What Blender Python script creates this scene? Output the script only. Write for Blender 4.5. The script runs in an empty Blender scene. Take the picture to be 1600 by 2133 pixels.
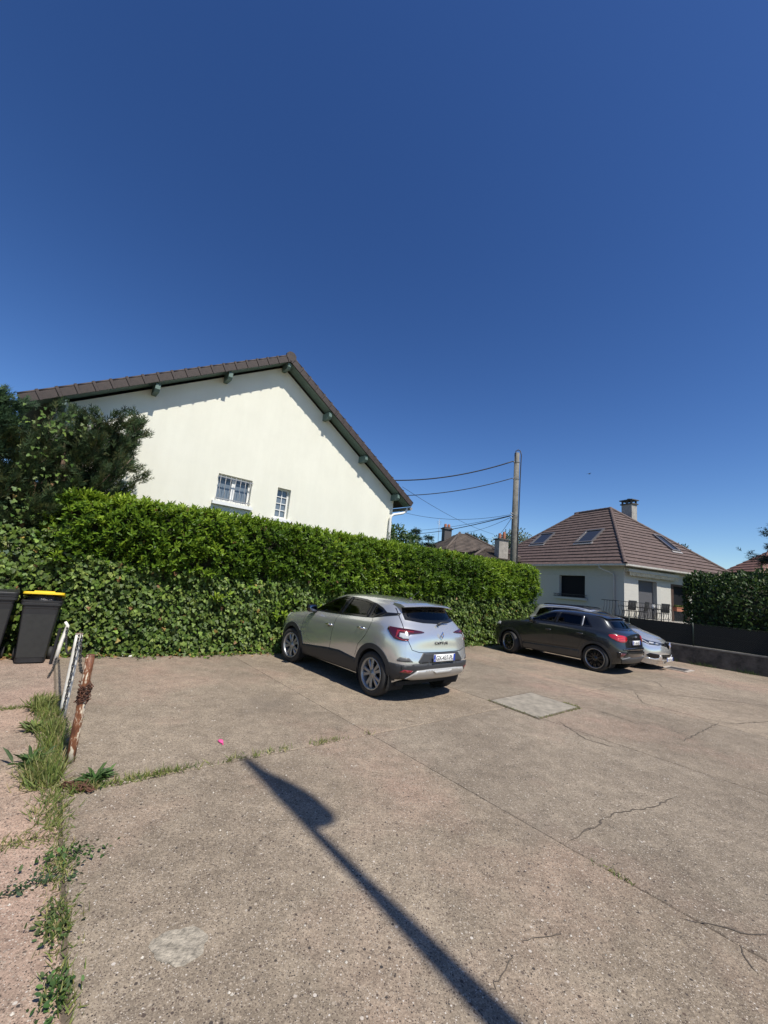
import bpy, bmesh, math, random
import numpy as np
from mathutils import Vector, Matrix, Euler, geometry
from mathutils.bvhtree import BVHTree
R = math.radians
rnd = random.Random(7)
nrs = np.random.RandomState(11)
SC = bpy.context.scene
COL = SC.collection

# ------------------------------------------------------------------ camera
cam_d = bpy.data.cameras.new('camera'); cam = bpy.data.objects.new('camera', cam_d); COL.objects.link(cam)
cam_d.sensor_fit = 'HORIZONTAL'; cam_d.sensor_width = 36.0; cam_d.lens = 36.0*848.76/1600.0
cam_d.clip_start = 0.05; cam_d.clip_end = 2000
PITCH, ROLL = .1712, .0929
fw = Vector((0, math.cos(PITCH), math.sin(PITCH))); r0 = Vector((1, 0, 0)); u0 = r0.cross(fw)
rt = r0*math.cos(ROLL)+u0*math.sin(ROLL); upv = -r0*math.sin(ROLL)+u0*math.cos(ROLL)
cm = Matrix((rt, upv, -fw)).transposed().to_4x4(); cm.translation = (0, 0, 1.79)
cam.matrix_world = cm
SC.camera = cam

# ------------------------------------------------------------------ sky, sun, exposure
SUN_EL, SUN_AZ = 57.0, -51.0           # degrees; azimuth counted from +X, direction towards the sun
w = bpy.data.worlds.new('World'); SC.world = w; w.use_nodes = True
nt = w.node_tree; bg = nt.nodes['Background']
sky = nt.nodes.new('ShaderNodeTexSky'); sky.sky_type = 'NISHITA'; sky.sun_disc = False
sky.sun_elevation = R(SUN_EL); sky.sun_rotation = R(90-SUN_AZ); sky.altitude = 300
sky.air_density = 1.0; sky.dust_density = 0.4; sky.ozone_density = 1.5
hs = nt.nodes.new('ShaderNodeHueSaturation'); hs.inputs['Saturation'].default_value = 1.2; hs.inputs['Hue'].default_value = .506   # the camera's vivid blue
nt.links.new(sky.outputs[0], hs.inputs['Color']); gm = nt.nodes.new('ShaderNodeGamma'); gm.inputs[1].default_value = 1.3
nt.links.new(hs.outputs[0], gm.inputs[0]); nt.links.new(gm.outputs[0], bg.inputs[0]); bg.inputs[1].default_value = 0.064
sd = bpy.data.lights.new('sun', 'SUN'); sd.energy = 5.0; sd.angle = R(.55); sd.color = (1, .95, .86)
so = bpy.data.objects.new('sun', sd); COL.objects.link(so)
sdir = Vector((math.cos(R(SUN_EL))*math.cos(R(SUN_AZ)), math.cos(R(SUN_EL))*math.sin(R(SUN_AZ)), math.sin(R(SUN_EL))))
so.rotation_euler = sdir.to_track_quat('Z', 'Y').to_euler(); so.location = (8, -10, 20)
SC.view_settings.view_transform = 'Standard'; SC.view_settings.look = 'None'
SC.view_settings.exposure = 0.32; SC.view_settings.gamma = 1.0; SC.view_settings.use_curve_mapping = False
SC.cycles.max_bounces = 8; SC.cycles.transparent_max_bounces = 12

# ------------------------------------------------------------------ helpers
class MB:
    def __init__(s): s.v = []; s.f = []; s.sm = []
    def add(s, vs, fs, sm=False):
        o = len(s.v); s.v += [tuple(p) for p in vs]
        for f in fs: s.f.append(tuple(i+o for i in f)); s.sm.append(sm)
        return s
    def box(s, c, d, rot=None, taper=(1, 1)):
        x, y, z = d[0]/2, d[1]/2, d[2]/2; tx, ty = taper
        p = [(-x, -y, -z), (x, -y, -z), (x, y, -z), (-x, y, -z), (-x*tx, -y*ty, z), (x*tx, -y*ty, z), (x*tx, y*ty, z), (-x*tx, y*ty, z)]
        if rot is not None: p = [rot @ Vector(q) for q in p]
        p = [(q[0]+c[0], q[1]+c[1], q[2]+c[2]) for q in p]
        return s.add(p, [(3, 2, 1, 0), (4, 5, 6, 7), (0, 1, 5, 4), (1, 2, 6, 5), (2, 3, 7, 6), (3, 0, 4, 7)])
    def rbox(s, c, d, r, rot=None, seg=3):
        bm = bmesh.new(); bmesh.ops.create_cube(bm, size=1)
        for v in bm.verts: v.co = Vector((v.co.x*d[0], v.co.y*d[1], v.co.z*d[2]))
        bmesh.ops.bevel(bm, geom=bm.edges[:], offset=r, segments=seg, profile=.5, affect='EDGES')
        M = Matrix.Translation(c) @ (rot.to_4x4() if rot is not None else Matrix())
        s.bm(bm, M, True); return s
    def bm(s, bm, M=Matrix(), sm=False):
        bm.verts.index_update()
        s.add([M @ v.co for v in bm.verts], [[v.index for v in f.verts] for f in bm.faces], sm); bm.free(); return s
    def prism(s, poly, h0, h1, f):
        """poly: 2-D points; f(p, h) -> 3-D point"""
        n = len(poly)
        vs = [f(p, h0) for p in poly]+[f(p, h1) for p in poly]
        fs = [tuple(range(n))[::-1], tuple(range(n, 2*n))]+[(i, (i+1) % n, (i+1) % n+n, i+n) for i in range(n)]
        return s.add(vs, fs)
    def tube(s, path, rad, n=8, cap=True, sm=True):
        P = [Vector(p) for p in path]; m = len(P)
        rad = rad if hasattr(rad, '__len__') else [rad]*m
        vs = []; ref = None
        for i, p in enumerate(P):
            t = (P[min(i+1, m-1)]-P[max(i-1, 0)]).normalized()
            if ref is None: ref = t.orthogonal().normalized()
            a = (ref-t*ref.dot(t))
            a = a.normalized() if a.length > 1e-6 else t.orthogonal().normalized()
            ref = a; b = t.cross(a)
            for k in range(n):
                an = 2*math.pi*k/n; vs.append(p+(a*math.cos(an)+b*math.sin(an))*rad[i])
        fs = [(i*n+k, i*n+(k+1) % n, (i+1)*n+(k+1) % n, (i+1)*n+k) for i in range(m-1) for k in range(n)]
        s.add(vs, fs, sm)
        if cap: o = len(s.v)-len(vs); s.f += [tuple(o+k for k in range(n))[::-1], tuple(o+(m-1)*n+k for k in range(n))]; s.sm += [False, False]
        return s
    def lathe(s, prof, n=32, M=Matrix(), sm=True, close=False):
        """prof: (r, h) about local Z"""
        vs = [M @ Vector((r*math.cos(2*math.pi*k/n), r*math.sin(2*math.pi*k/n), h)) for r, h in prof for k in range(n)]
        m = len(prof); e = m if close else m-1
        fs = [(i*n+k, i*n+(k+1) % n, ((i+1) % m)*n+(k+1) % n, ((i+1) % m)*n+k) for i in range(e) for k in range(n)]
        return s.add(vs, fs, sm)
    def quad(s, a, b, c, d): return s.add([a, b, c, d], [(0, 1, 2, 3)])

def obj(name, mb, mat, parent=None, loc=None, rotz=None):
    if isinstance(mb, MB):
        me = bpy.data.meshes.new(name); me.from_pydata(mb.v, [], mb.f)
        if any(mb.sm): me.polygons.foreach_set('use_smooth', mb.sm)
        me.update()
    else: me = mb
    o = bpy.data.objects.new(name, me); COL.objects.link(o)
    if mat is not None and not me.materials: me.materials.append(mat)
    if parent: o.parent = parent
    if loc is not None: o.location = loc
    if rotz is not None: o.rotation_euler = (0, 0, rotz)
    return o
def tag(o, label=None, cat=None, group=None, kind=None):
    if label: o['label'] = label
    if cat: o['category'] = cat
    if group: o['group'] = group
    if kind: o['kind'] = kind
    return o
def thing(name, label, cat, loc=(0, 0, 0), rotz=0, group=None, parent=None):
    o = bpy.data.objects.new(name, None); COL.objects.link(o); o.location = loc; o.rotation_euler = (0, 0, rotz)
    o.empty_display_size = .1
    return tag(o, label, cat, group)
def holder(name, parent, loc=(0, 0, 0), rot=(0, 0, 0)):
    o = bpy.data.objects.new(name, None); COL.objects.link(o); o.parent = parent; o.location = loc; o.rotation_euler = rot; return o
def copy_tree(o, parent=None):
    c = o.copy(); COL.objects.link(c); c.parent = parent
    for ch in [x for x in bpy.data.objects if x.parent == o]: copy_tree(ch, c)
    return c

# ------------------------------------------------------------------ materials
MATS = {}
def mat(name, col, rough=.6, metal=0., spec=.5, coat=0., noise=None, bump=None, emit=None, alpha=None):
    """noise=(scale, amount) mottles the colour, bump=(scale, strength)"""
    if name in MATS: return MATS[name]
    m = bpy.data.materials.new(name); m.use_nodes = True; t = m.node_tree; b = t.nodes['Principled BSDF']
    c = (*col, 1)
    b.inputs['Base Color'].default_value = c; b.inputs['Roughness'].default_value = rough; b.inputs['Metallic'].default_value = metal
    b.inputs['Specular IOR Level'].default_value = spec; b.inputs['Coat Weight'].default_value = coat; b.inputs['Coat Roughness'].default_value = .03
    if noise or bump: tc = t.nodes.new('ShaderNodeTexCoord')
    if noise:
        n = t.nodes.new('ShaderNodeTexNoise'); n.inputs['Scale'].default_value = noise[0]; n.inputs['Detail'].default_value = 6; n.inputs['Roughness'].default_value = .65
        t.links.new(tc.outputs['Object'], n.inputs['Vector'])
        r = t.nodes.new('ShaderNodeValToRGB'); k = noise[1]
        r.color_ramp.elements[0].position = .3; r.color_ramp.elements[1].position = .7
        r.color_ramp.elements[0].color = (*[x*(1-k) for x in col], 1); r.color_ramp.elements[1].color = (*[min(1, x*(1+k)) for x in col], 1)
        t.links.new(n.outputs['Fac'], r.inputs['Fac']); t.links.new(r.outputs['Color'], b.inputs['Base Color'])
    if bump:
        n = t.nodes.new('ShaderNodeTexNoise'); n.inputs['Scale'].default_value = bump[0]; n.inputs['Detail'].default_value = 5
        t.links.new(tc.outputs['Object'], n.inputs['Vector'])
        bp = t.nodes.new('ShaderNodeBump'); bp.inputs['Strength'].default_value = bump[1]; bp.inputs['Distance'].default_value = .02
        t.links.new(n.outputs['Fac'], bp.inputs['Height']); t.links.new(bp.outputs['Normal'], b.inputs['Normal'])
    MATS[name] = m; return m
def glassmat(name, tint, refl=.06):
    m = bpy.data.materials.new(name); m.use_nodes = True; t = m.node_tree; t.nodes.remove(t.nodes['Principled BSDF'])
    out = t.nodes['Material Output']; tr = t.nodes.new('ShaderNodeBsdfTransparent'); tr.inputs[0].default_value = (*tint, 1)
    gl = t.nodes.new('ShaderNodeBsdfGlossy'); gl.inputs['Roughness'].default_value = .015
    fr = t.nodes.new('ShaderNodeFresnel'); fr.inputs['IOR'].default_value = 1.5
    mx = t.nodes.new('ShaderNodeMixShader'); t.links.new(fr.outputs[0], mx.inputs[0]); t.links.new(tr.outputs[0], mx.inputs[1]); t.links.new(gl.outputs[0], mx.inputs[2])
    t.links.new(mx.outputs[0], out.inputs[0]); MATS[name] = m; return m
def leafmat(name, rough=.45, spec=.4, trans=.25):
    """colour from the per-leaf attribute, with some light passing through"""
    m = bpy.data.materials.new(name); m.use_nodes = True; t = m.node_tree; b = t.nodes['Principled BSDF']
    at = t.nodes.new('ShaderNodeAttribute'); at.attribute_name = 'Col'
    t.links.new(at.outputs['Color'], b.inputs['Base Color']); b.inputs['Roughness'].default_value = rough; b.inputs['Specular IOR Level'].default_value = spec
    tl = t.nodes.new('ShaderNodeBsdfTranslucent'); t.links.new(at.outputs['Color'], tl.inputs['Color'])
    mx = t.nodes.new('ShaderNodeMixShader'); mx.inputs[0].default_value = trans
    t.links.new(b.outputs[0], mx.inputs[1]); t.links.new(tl.outputs[0], mx.inputs[2]); t.links.new(mx.outputs[0], t.nodes['Material Output'].inputs[0])
    MATS[name] = m; return m

def concrete_ground(name='aggregate_concrete', gain=1.0, pinkshare=.50):
    m = bpy.data.materials.new(name); m.use_nodes = True; t = m.node_tree; L = t.links.new; N = t.nodes.new
    b = t.nodes['Principled BSDF']; b.inputs['Roughness'].default_value = .88; b.inputs['Specular IOR Level'].default_value = .25
    g = N('ShaderNodeNewGeometry'); pos = g.outputs['Position']
    def noise(sc, det=5, ro=.6):
        n = N('ShaderNodeTexNoise'); n.inputs['Scale'].default_value = sc; n.inputs['Detail'].default_value = det; n.inputs['Roughness'].default_value = ro; L(pos, n.inputs['Vector']); return n.outputs['Fac']
    def ramp(src, stops):
        r = N('ShaderNodeValToRGB'); e = r.color_ramp.elements
        e[0].position = stops[0][0]; e[0].color = (*stops[0][1], 1); e[1].position = stops[-1][0]; e[1].color = (*stops[-1][1], 1)
        for p, c in stops[1:-1]: q = e.new(p); q.color = (*c, 1)
        L(src, r.inputs['Fac']); return r.outputs['Color']
    def mix(f, a, c, mode='MIX'):
        x = N('ShaderNodeMix'); x.data_type = 'RGBA'; x.blend_type = mode
        if isinstance(f, float): x.inputs[0].default_value = f
        else: L(f, x.inputs[0])
        L(a, x.inputs[6])
        if isinstance(c, tuple): x.inputs[7].default_value = (*c, 1)
        else: L(c, x.inputs[7])
        return x.outputs[2]
    def thr(src, lo, hi):
        x = N('ShaderNodeMapRange'); x.inputs['From Min'].default_value = lo; x.inputs['From Max'].default_value = hi; L(src, x.inputs['Value']); return x.outputs[0]
    base = ramp(noise(.55, 6, .62), [(.28, (.168*gain, .141*gain, .109*gain)), (.5, (.248*gain, .212*gain, .166*gain)), (.72, (.33*gain, .284*gain, .222*gain))])
    pink = mix(thr(noise(.36, 5, .62), pinkshare, pinkshare+.2), base, (.335*gain, .245*gain, .195*gain))
    oi = N('ShaderNodeObjectInfo')
    tone = ramp(oi.outputs['Random'], [(0, (.90, .90, .91)), (1, (1.07, 1.04, 1.02))])
    c = mix(1.0, pink, tone, 'MULTIPLY')
    mott = ramp(noise(5.5, 6, .7), [(.30, (.70, .69, .68)), (.70, (1.22, 1.21, 1.19))]); c = mix(1.0, c, mott, 'MULTIPLY')
    fine = ramp(noise(95, 4, .8), [(.28, (.60, .58, .57)), (.72, (1.36, 1.35, 1.32))]); c = mix(1.0, c, fine, 'MULTIPLY')
    mid = ramp(noise(36, 3, .8), [(.34, (.74, .73, .72)), (.66, (1.26, 1.25, 1.23))]); c = mix(1.0, c, mid, 'MULTIPLY')
    # aggregate stones: three sizes of cells, only some of them stand out
    H = None
    for sc, dk, lt in ((170, .26, .82), (95, .17, .90), (48, .05, .985)):
        v = N('ShaderNodeTexVoronoi'); v.inputs['Scale'].default_value = sc; v.inputs['Randomness'].default_value = 1; L(pos, v.inputs['Vector'])
        s = N('ShaderNodeSeparateColor'); L(v.outputs['Color'], s.inputs[0])
        inside = thr(v.outputs['Distance'], .46, .34)
        def gate(lo, hi):
            x = N('ShaderNodeMath'); x.operation = 'MULTIPLY'; L(thr(s.outputs[0], lo, hi), x.inputs[0]); L(inside, x.inputs[1]); return x.outputs[0]
        dark = ramp(s.outputs[1], [(0, (.040, .036, .034)), (.6, (.095, .068, .052)), (1, (.13, .105, .085))])
        light = ramp(s.outputs[2], [(0, (.30, .26, .21)), (.7, (.38, .30, .22)), (1, (.48, .44, .39))])
        c = mix(gate(dk+.01, dk-.01), c, dark); c = mix(gate(lt-.01, lt+.01), c, light)
    # worn pale dusty areas and darker oil stains
    c = mix(thr(noise(.9, 7, .72), .62, .76), c, mix(.5, c, (.30, .255, .20)))
    st = N('ShaderNodeTexNoise'); st.inputs['Scale'].default_value = .42; st.inputs['Detail'].default_value = 3; st.inputs['Distortion'].default_value = .8
    mp = N('ShaderNodeMapping'); mp.inputs['Location'].default_value = (3.1, 7.7, 0); L(pos, mp.inputs[0]); L(mp.outputs[0], st.inputs['Vector'])
    c = mix(thr(st.outputs['Fac'], .60, .72), c, mix(.40, c, (.09, .08, .07)))
    L(c, b.inputs['Base Color'])
    bp = N('ShaderNodeBump'); bp.inputs['Strength'].default_value = .55; bp.inputs['Distance'].default_value = .006
    L(noise(110, 3, .7), bp.inputs['Height']); L(bp.outputs['Normal'], b.inputs['Normal'])
    return m
M_GROUND = concrete_ground(gain=.93); M_PINKSLAB = concrete_ground('pink_aggregate_concrete', 1.06, .30)
M_SOIL = mat('soil', (.12, .092, .066), .95, noise=(14, .5), bump=(60, .6))
M_CRACK = mat('crack_dirt', (.085, .068, .052), .95, noise=(40, .5))
M_GRASSFIELD = mat('field', (.055, .085, .03), .95, noise=(3, .4))
M_LAUREL = leafmat('laurel_leaf', .42, .35, .32)
M_IVY = leafmat('ivy_leaf', .50, .28, .24)
M_NEEDLE = leafmat('conifer_needles', .65, .25, .18)
M_GRASS = leafmat('grass_blades', .6, .3, .3)
M_TREELEAF = leafmat('tree_leaf', .5, .35, .28)
M_BARK = mat('bark', (.13, .085, .06), .9, noise=(18, .5), bump=(40, .8))
M_TWIG = mat('twig', (.16, .12, .09), .9, noise=(25, .4))
M_CORE = mat('hedge_core', (.030, .034, .016), .95, noise=(9, .6))  # near-black fill behind the leaves; its colour stands in for inner shade
M_WALLW = mat('cream_render', (.715, .70, .595), .9, noise=(1.1, .035), bump=(140, .45))
def streaks(m, amount, sx=7., sz=.45):
    """rain streaks and faint grime over a wall"""
    t = m.node_tree; b = t.nodes['Principled BSDF']; src = b.inputs['Base Color'].links[0].from_socket; tc = t.nodes.new('ShaderNodeTexCoord'); mp = t.nodes.new('ShaderNodeMapping'); mp.inputs['Scale'].default_value = (sx, sx, sz)
    n = t.nodes.new('ShaderNodeTexNoise'); n.inputs['Scale'].default_value = 1; n.inputs['Detail'].default_value = 7; n.inputs['Roughness'].default_value = .7; t.links.new(tc.outputs['Object'], mp.inputs[0]); t.links.new(mp.outputs[0], n.inputs['Vector'])
    r = t.nodes.new('ShaderNodeValToRGB'); r.color_ramp.elements[0].position = .34; r.color_ramp.elements[1].position = .6; r.color_ramp.elements[0].color = (1-amount, 1-amount*1.05, 1-amount*1.2, 1); r.color_ramp.elements[1].color = (1, 1, 1, 1); t.links.new(n.outputs['Fac'], r.inputs['Fac'])
    x = t.nodes.new('ShaderNodeMix'); x.data_type = 'RGBA'; x.blend_type = 'MULTIPLY'; x.inputs[0].default_value = 1; t.links.new(src, x.inputs[6]); t.links.new(r.outputs[0], x.inputs[7]); t.links.new(x.outputs[2], b.inputs['Base Color'])
streaks(M_WALLW, .045, 2.2, .35)
M_WHITE = mat('white_paint', (.68, .68, .655), .45)
M_TILE = mat('brown_tile', (.040, .027, .023), .66, noise=(7, .35), bump=(90, .25))
M_TILE2 = mat('hip_tile_paint', (.098, .066, .056), .75, noise=(5.5, .38), bump=(60, .3))
M_GREENP = mat('pale_green_paint', (.11, .165, .14), .6, noise=(12, .12))
M_GREY = mat('grey_metal', (.30, .30, .30), .45, .3)
M_IRON = mat('black_iron', (.018, .018, .02), .5)
M_BLACKPL = mat('black_plastic', (.022, .022, .023), .48, noise=(30, .2))
M_TRIM = mat('car_grey_plastic', (.030, .031, .033), .55)
M_RUBBER = mat('tyre_rubber', (.022, .021, .020), .78, noise=(40, .25))
M_WGLASS = mat('house_glass', (.13, .16, .19), .06, 0, .6)
M_CURTAIN = mat('curtain', (.32, .34, .36), .9)
M_CARGLASS = glassmat('car_glass', (.58, .61, .60))
M_DARKGLASS = glassmat('privacy_glass', (.10, .11, .12))
M_CHROME = mat('chrome', (.80, .80, .80), .12, 1)
M_INTERIOR = mat('interior', (.035, .035, .037), .8)

# ------------------------------------------------------------------ leaf batches
LAUREL_T = (np.array([(0, 0, 0), (.30, .5, .10), (.68, .42, .09), (1, 0, -.04), (.68, -.42, .09), (.30, -.5, .10), (.34, 0, 0), (.68, 0, -.01)], float),
            [(0, 6, 1), (6, 7, 2, 1), (7, 3, 2), (0, 5, 6), (6, 5, 4, 7), (7, 4, 3)])
IVY_T = (np.array([(-.05, 0, 0), (-.12, .34, .03), (.12, .52, -.05), (.34, .26, .05), (.62, .30, -.02), (.98, 0, -.10), (.62, -.30, -.02), (.34, -.26, .05), (.12, -.52, -.05), (-.12, -.34, .03)], float),
         [(0, 1, 2, 3), (0, 3, 4, 5), (0, 5, 6, 7), (0, 7, 8, 9)])
BLADE_T = (np.array([(0, .5, 0), (0, -.5, 0), (.55, -.34, .06), (.55, .34, .06), (1, 0, .20)], float), [(0, 1, 2, 3), (3, 2, 4)])
SPRAY_T = (np.array([(0, .05, 0), (0, -.05, 0), (1, 0, 0), (.12, .06, 0), (.30, .06, 0), (.55, .36, .05), (.30, -.06, 0), (.12, -.06, 0), (.52, -.36, -.05), (.45, .04, 0), (.62, .03, 0), (.86, .24, .0), (.62, -.03, 0), (.45, -.04, 0), (.84, -.24, 0)], float),
           [(0, 1, 2), (3, 4, 5), (6, 7, 8), (9, 10, 11), (12, 13, 14)])
OVAL_T = (np.array([(0, 0, 0), (.35, .36, .04), (.8, .26, .02), (1, 0, -.03), (.8, -.26, .02), (.35, -.36, .04)], float), [(0, 3, 2, 1), (0, 5, 4, 3)])
def norm(a): return a/np.maximum(np.linalg.norm(a, axis=1, keepdims=True), 1e-9)
def leaf_mesh(name, T, P, D, N, L, W, C):
    """one leaf per row: base P, axis D, normal hint N, length L, width W, colour C"""
    tv, tf = T; n = len(P); D = norm(D); S = norm(np.cross(N, D)); N2 = np.cross(D, S)
    L = np.broadcast_to(np.asarray(L, float), (n,)); W = np.broadcast_to(np.asarray(W, float), (n,))
    V = P[:, None, :]+D[:, None, :]*(tv[None, :, 0:1]*L[:, None, None])+S[:, None, :]*(tv[None, :, 1:2]*W[:, None, None])+N2[:, None, :]*(tv[None, :, 2:3]*L[:, None, None])
    k = len(tv); V = V.reshape(-1, 3)
    lt = np.array([len(f) for f in tf]); li = np.concatenate([np.array(f) for f in tf])
    LI = (np.arange(n)[:, None]*k+li[None, :]).ravel(); LT = np.tile(lt, n); LS = np.concatenate([[0], np.cumsum(LT)[:-1]])
    me = bpy.data.meshes.new(name); me.vertices.add(len(V)); me.vertices.foreach_set('co', V.ravel())
    me.loops.add(len(LI)); me.loops.foreach_set('vertex_index', LI.astype(np.int32))
    me.polygons.add(len(LT)); me.polygons.foreach_set('loop_start', LS.astype(np.int32))
    at = me.color_attributes.new('Col', 'FLOAT_COLOR', 'POINT')
    cc = np.ones((n, k, 4)); cc[:, :, :3] = C[:, None, :]; at.data.foreach_set('color', cc.ravel())
    me.update(calc_edges=True); return me
def rcol(n, cols, wts=None, jit=.18):
    cols = np.array(cols); idx = nrs.choice(len(cols), n, p=wts); c = cols[idx]*(1+nrs.uniform(-jit, jit, (n, 1)))*(1+nrs.uniform(-jit*.4, jit*.4, (n, 3)))
    return np.clip(c, 0, 1)
def runit(n): return norm(nrs.normal(size=(n, 3)))
def wav(a, b, s=1.0):
    return (np.sin(a*2.1*s+b*1.3)+np.sin(a*4.7*s-b*2.9+1.7)*.6+np.sin(b*6.1*s+a*1.1+.4)*.5+np.sin(a*11.3*s+b*7.7+2.2)*.3)/2.4
#@@PART2

# ------------------------------------------------------------------ lot frame: U runs along the hedge, V towards it
LA = R(38.5); UX, UY = math.cos(LA), math.sin(LA)
def lot(u, v, z=0.): return Vector((u*UX-v*UY, u*UY+v*UX, z))
LU = np.array([UX, UY, 0]); LV = np.array([-UY, UX, 0]); UPN = np.array([0, 0, 1.])
def lotn(u, v, z): return u[:, None]*LU+v[:, None]*LV+z[:, None]*UPN

# ------------------------------------------------------------------ setting: terrain, parking lot of cast slabs
mb = MB(); mb.quad((-700, -700, -.09), (700, -700, -.09), (700, 700, -.09), (-700, 700, -.09))
tag(obj('terrain', mb, M_GRASSFIELD), 'grassy land reaching to the horizon behind the houses', 'ground', kind='structure')
mb = MB(); mb.add([lot(-14, -9, -.008), lot(26, -9, -.008), lot(26, 11.2, -.008), lot(-14, 11.2, -.008)], [(0, 1, 2, 3)])
lotbase = tag(obj('parking_lot', mb, M_SOIL), 'weathered aggregate concrete parking lot in large cast slabs', 'parking lot', kind='structure')
def slab(u0, u1, v0, v1, gu0=.006, gu1=.006, gv0=.006, gv1=.006):
    """a cast slab with a broken, uneven edge; g* are half joint widths"""
    pts = []
    def edge(a, b, step=.09):
        n = max(2, int((Vector(b)-Vector(a)).length/step))
        for i in range(n):
            t = i/n; p = Vector(a).lerp(Vector(b), t); pts.append(p)
    a, b, c, d = (u0+gu0, v0+gv0), (u1-gu1, v0+gv0), (u1-gu1, v1-gv1), (u0+gu0, v1-gv1)
    edge(a, b); edge(b, c); edge(c, d); edge(d, a)
    q = []
    cx, cy = (u0+u1)/2, (v0+v1)/2
    for p in pts:
        k = .004 if rnd.random() < .8 else .016
        dx, dy = (cx-p.x), (cy-p.y); l = math.hypot(dx, dy); j = rnd.uniform(0, k)
        q.append((p.x+dx/l*j, p.y+dy/l*j))
    n = len(q); m = MB(); cz = rnd.uniform(-.001, .002)
    inn = [(x+(cx-x)/math.hypot(cx-x, cy-y)*.007, y+(cy-y)/math.hypot(cx-x, cy-y)*.007) for x, y in q]
    vs = [lot(x, y, -.05) for x, y in q]+[lot(x, y, -.006+cz) for x, y in q]+[lot(x, y, cz) for x, y in inn]
    fs = [tuple(range(2*n, 3*n))]
    for i in range(n):
        j = (i+1) % n; fs += [(i, j, n+j, n+i), (n+i, n+j, 2*n+j, 2*n+i)]
    m.add(vs, fs); obj('concrete_slab', m, M_PINKSLAB if u1 < .5 else M_GROUND, lotbase)
UJ = [-13, -9.2, -6.0, -2.8, .38, 3.33, 6.15, 8.95, 11.8, 14.6, 17.6, 21, 25]
for i in range(len(UJ)-1):
    vj = [-8, -3.2, 4.05, 11.0] if UJ[i] > .3 else [-8, -2.5, .4, 3.55, 6.4, 11.0]
    for k in range(len(vj)-1):
        wide = .007
        slab(UJ[i], UJ[i+1], vj[k], vj[k+1], wide if i == 4 else .003, wide if i == 3 else .003, .005, .005)
CR = [[(1.55, 3.38), (1.79, 3.55), (2.02, 3.73), (2.12, 3.83), (2.36, 3.97), (2.69, 4.08), (3.1, 4.35)],
      [(1.97, 2.75), (2.18, 2.72), (2.32, 2.69), (2.49, 2.72)], [(0.93, 2.49), (1.03, 2.52), (1.16, 2.55), (1.19, 2.58)],
      [(0.85, 2.41), (0.82, 2.35), (0.74, 2.25), (0.69, 2.21)], [(5.67, 9.15), (5.22, 8.14), (5.52, 7.78), (5.87, 7.36), (6.2, 7.26), (7.12, 7.63), (9.2, 8.3)],
      [(3.85, 7.42), (4.09, 6.98), (4.29, 6.64)], [(2.05, 8.23), (2.34, 8.26), (2.59, 8.17)], [(5.96, 7.27), (4.93, 6.46), (4.42, 6.06)],
      [(7.06, 10.79), (7.01, 10.28), (6.76, 9.83)], [(2.19, 2.6), (2.15, 2.51), (2.13, 2.42)], [(4.74, 10.02), (5.56, 9.31), (6.68, 9.12), (8.38, 8.96), (10.5, 8.7)],
      [(2.88, 6.53), (2.94, 5.79), (3.24, 5.54)]]
for ci, c in enumerate(CR):
    P = []
    for i in range(len(c)-1):
        a, b = Vector((*c[i], 0)), Vector((*c[i+1], 0)); n = max(3, int((b-a).length/.055)); nn = Vector((-(b-a).y, (b-a).x, 0)).normalized()
        for k in range(n): P.append(a.lerp(b, k/n)+nn*rnd.uniform(-.016, .016))
    P.append(Vector((*c[-1], 0)))
    wid = .0055+.0006*P[0].length; m = MB(); vs = []
    for i, p in enumerate(P):
        t = (P[min(i+1, len(P)-1)]-P[max(0, i-1)]).normalized(); nn = Vector((-t.y, t.x, 0))
        e = min(1, i/4, (len(P)-1-i)/4); ww = wid*(.15+.85*e)*rnd.uniform(.3, 1.1); vs += [p+nn*ww+Vector((0, 0, .0035)), p-nn*ww+Vector((0, 0, .0035))]
    m.add(vs, [(2*i, 2*i+2, 2*i+3, 2*i+1) for i in range(len(P)-1)])
    obj('crack', m, M_CRACK, lotbase)
# inspection cover: a lighter cast lid lying in a dirt joint
cov = thing('inspection_cover', 'pale square concrete inspection cover with grass in its joint', 'cover', lot(6.75, 3.95))
def lotpoly(m, pts, z0, z1, c): m.prism(pts, z0, z1, lambda p, h: lot(p[0], p[1], h)-lot(*c)); return m
m = MB(); lotpoly(m, [(6.05, 3.45), (7.43, 3.49), (7.50, 4.47), (6.12, 4.43)], -.01, .006, (6.75, 3.95)); obj('joint_dirt', m, M_SOIL, cov)
m = MB(); lotpoly(m, [(6.09, 3.49), (7.39, 3.53), (7.45, 4.43), (6.16, 4.39)], -.01, .013, (6.75, 3.95))
obj('lid', m, mat('pale_concrete', (.25, .222, .178), .9, noise=(6, .36), bump=(120, .5)), cov)
# worn round patch of pale mortar near the camera
m = MB(); pp = []
for k in range(48):
    a = 2*math.pi*k/48; rr = 1+.07*math.sin(3*a)+.05*math.sin(7*a+1)+rnd.uniform(-.03, .03)
    pp.append((-.78+.128*rr*math.cos(a+.5)*1.0, 2.285+.103*rr*math.sin(a+.5)))
m.prism(pp, -.01, .003, lambda p, h: Vector((p[0], p[1], h)))
pm = mat('mortar_patch', (.285, .25, .195), .92, noise=(24, .55), bump=(70, .7))
tag(obj('mortar_patch', m, pm, lotbase), kind=None)
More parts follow.
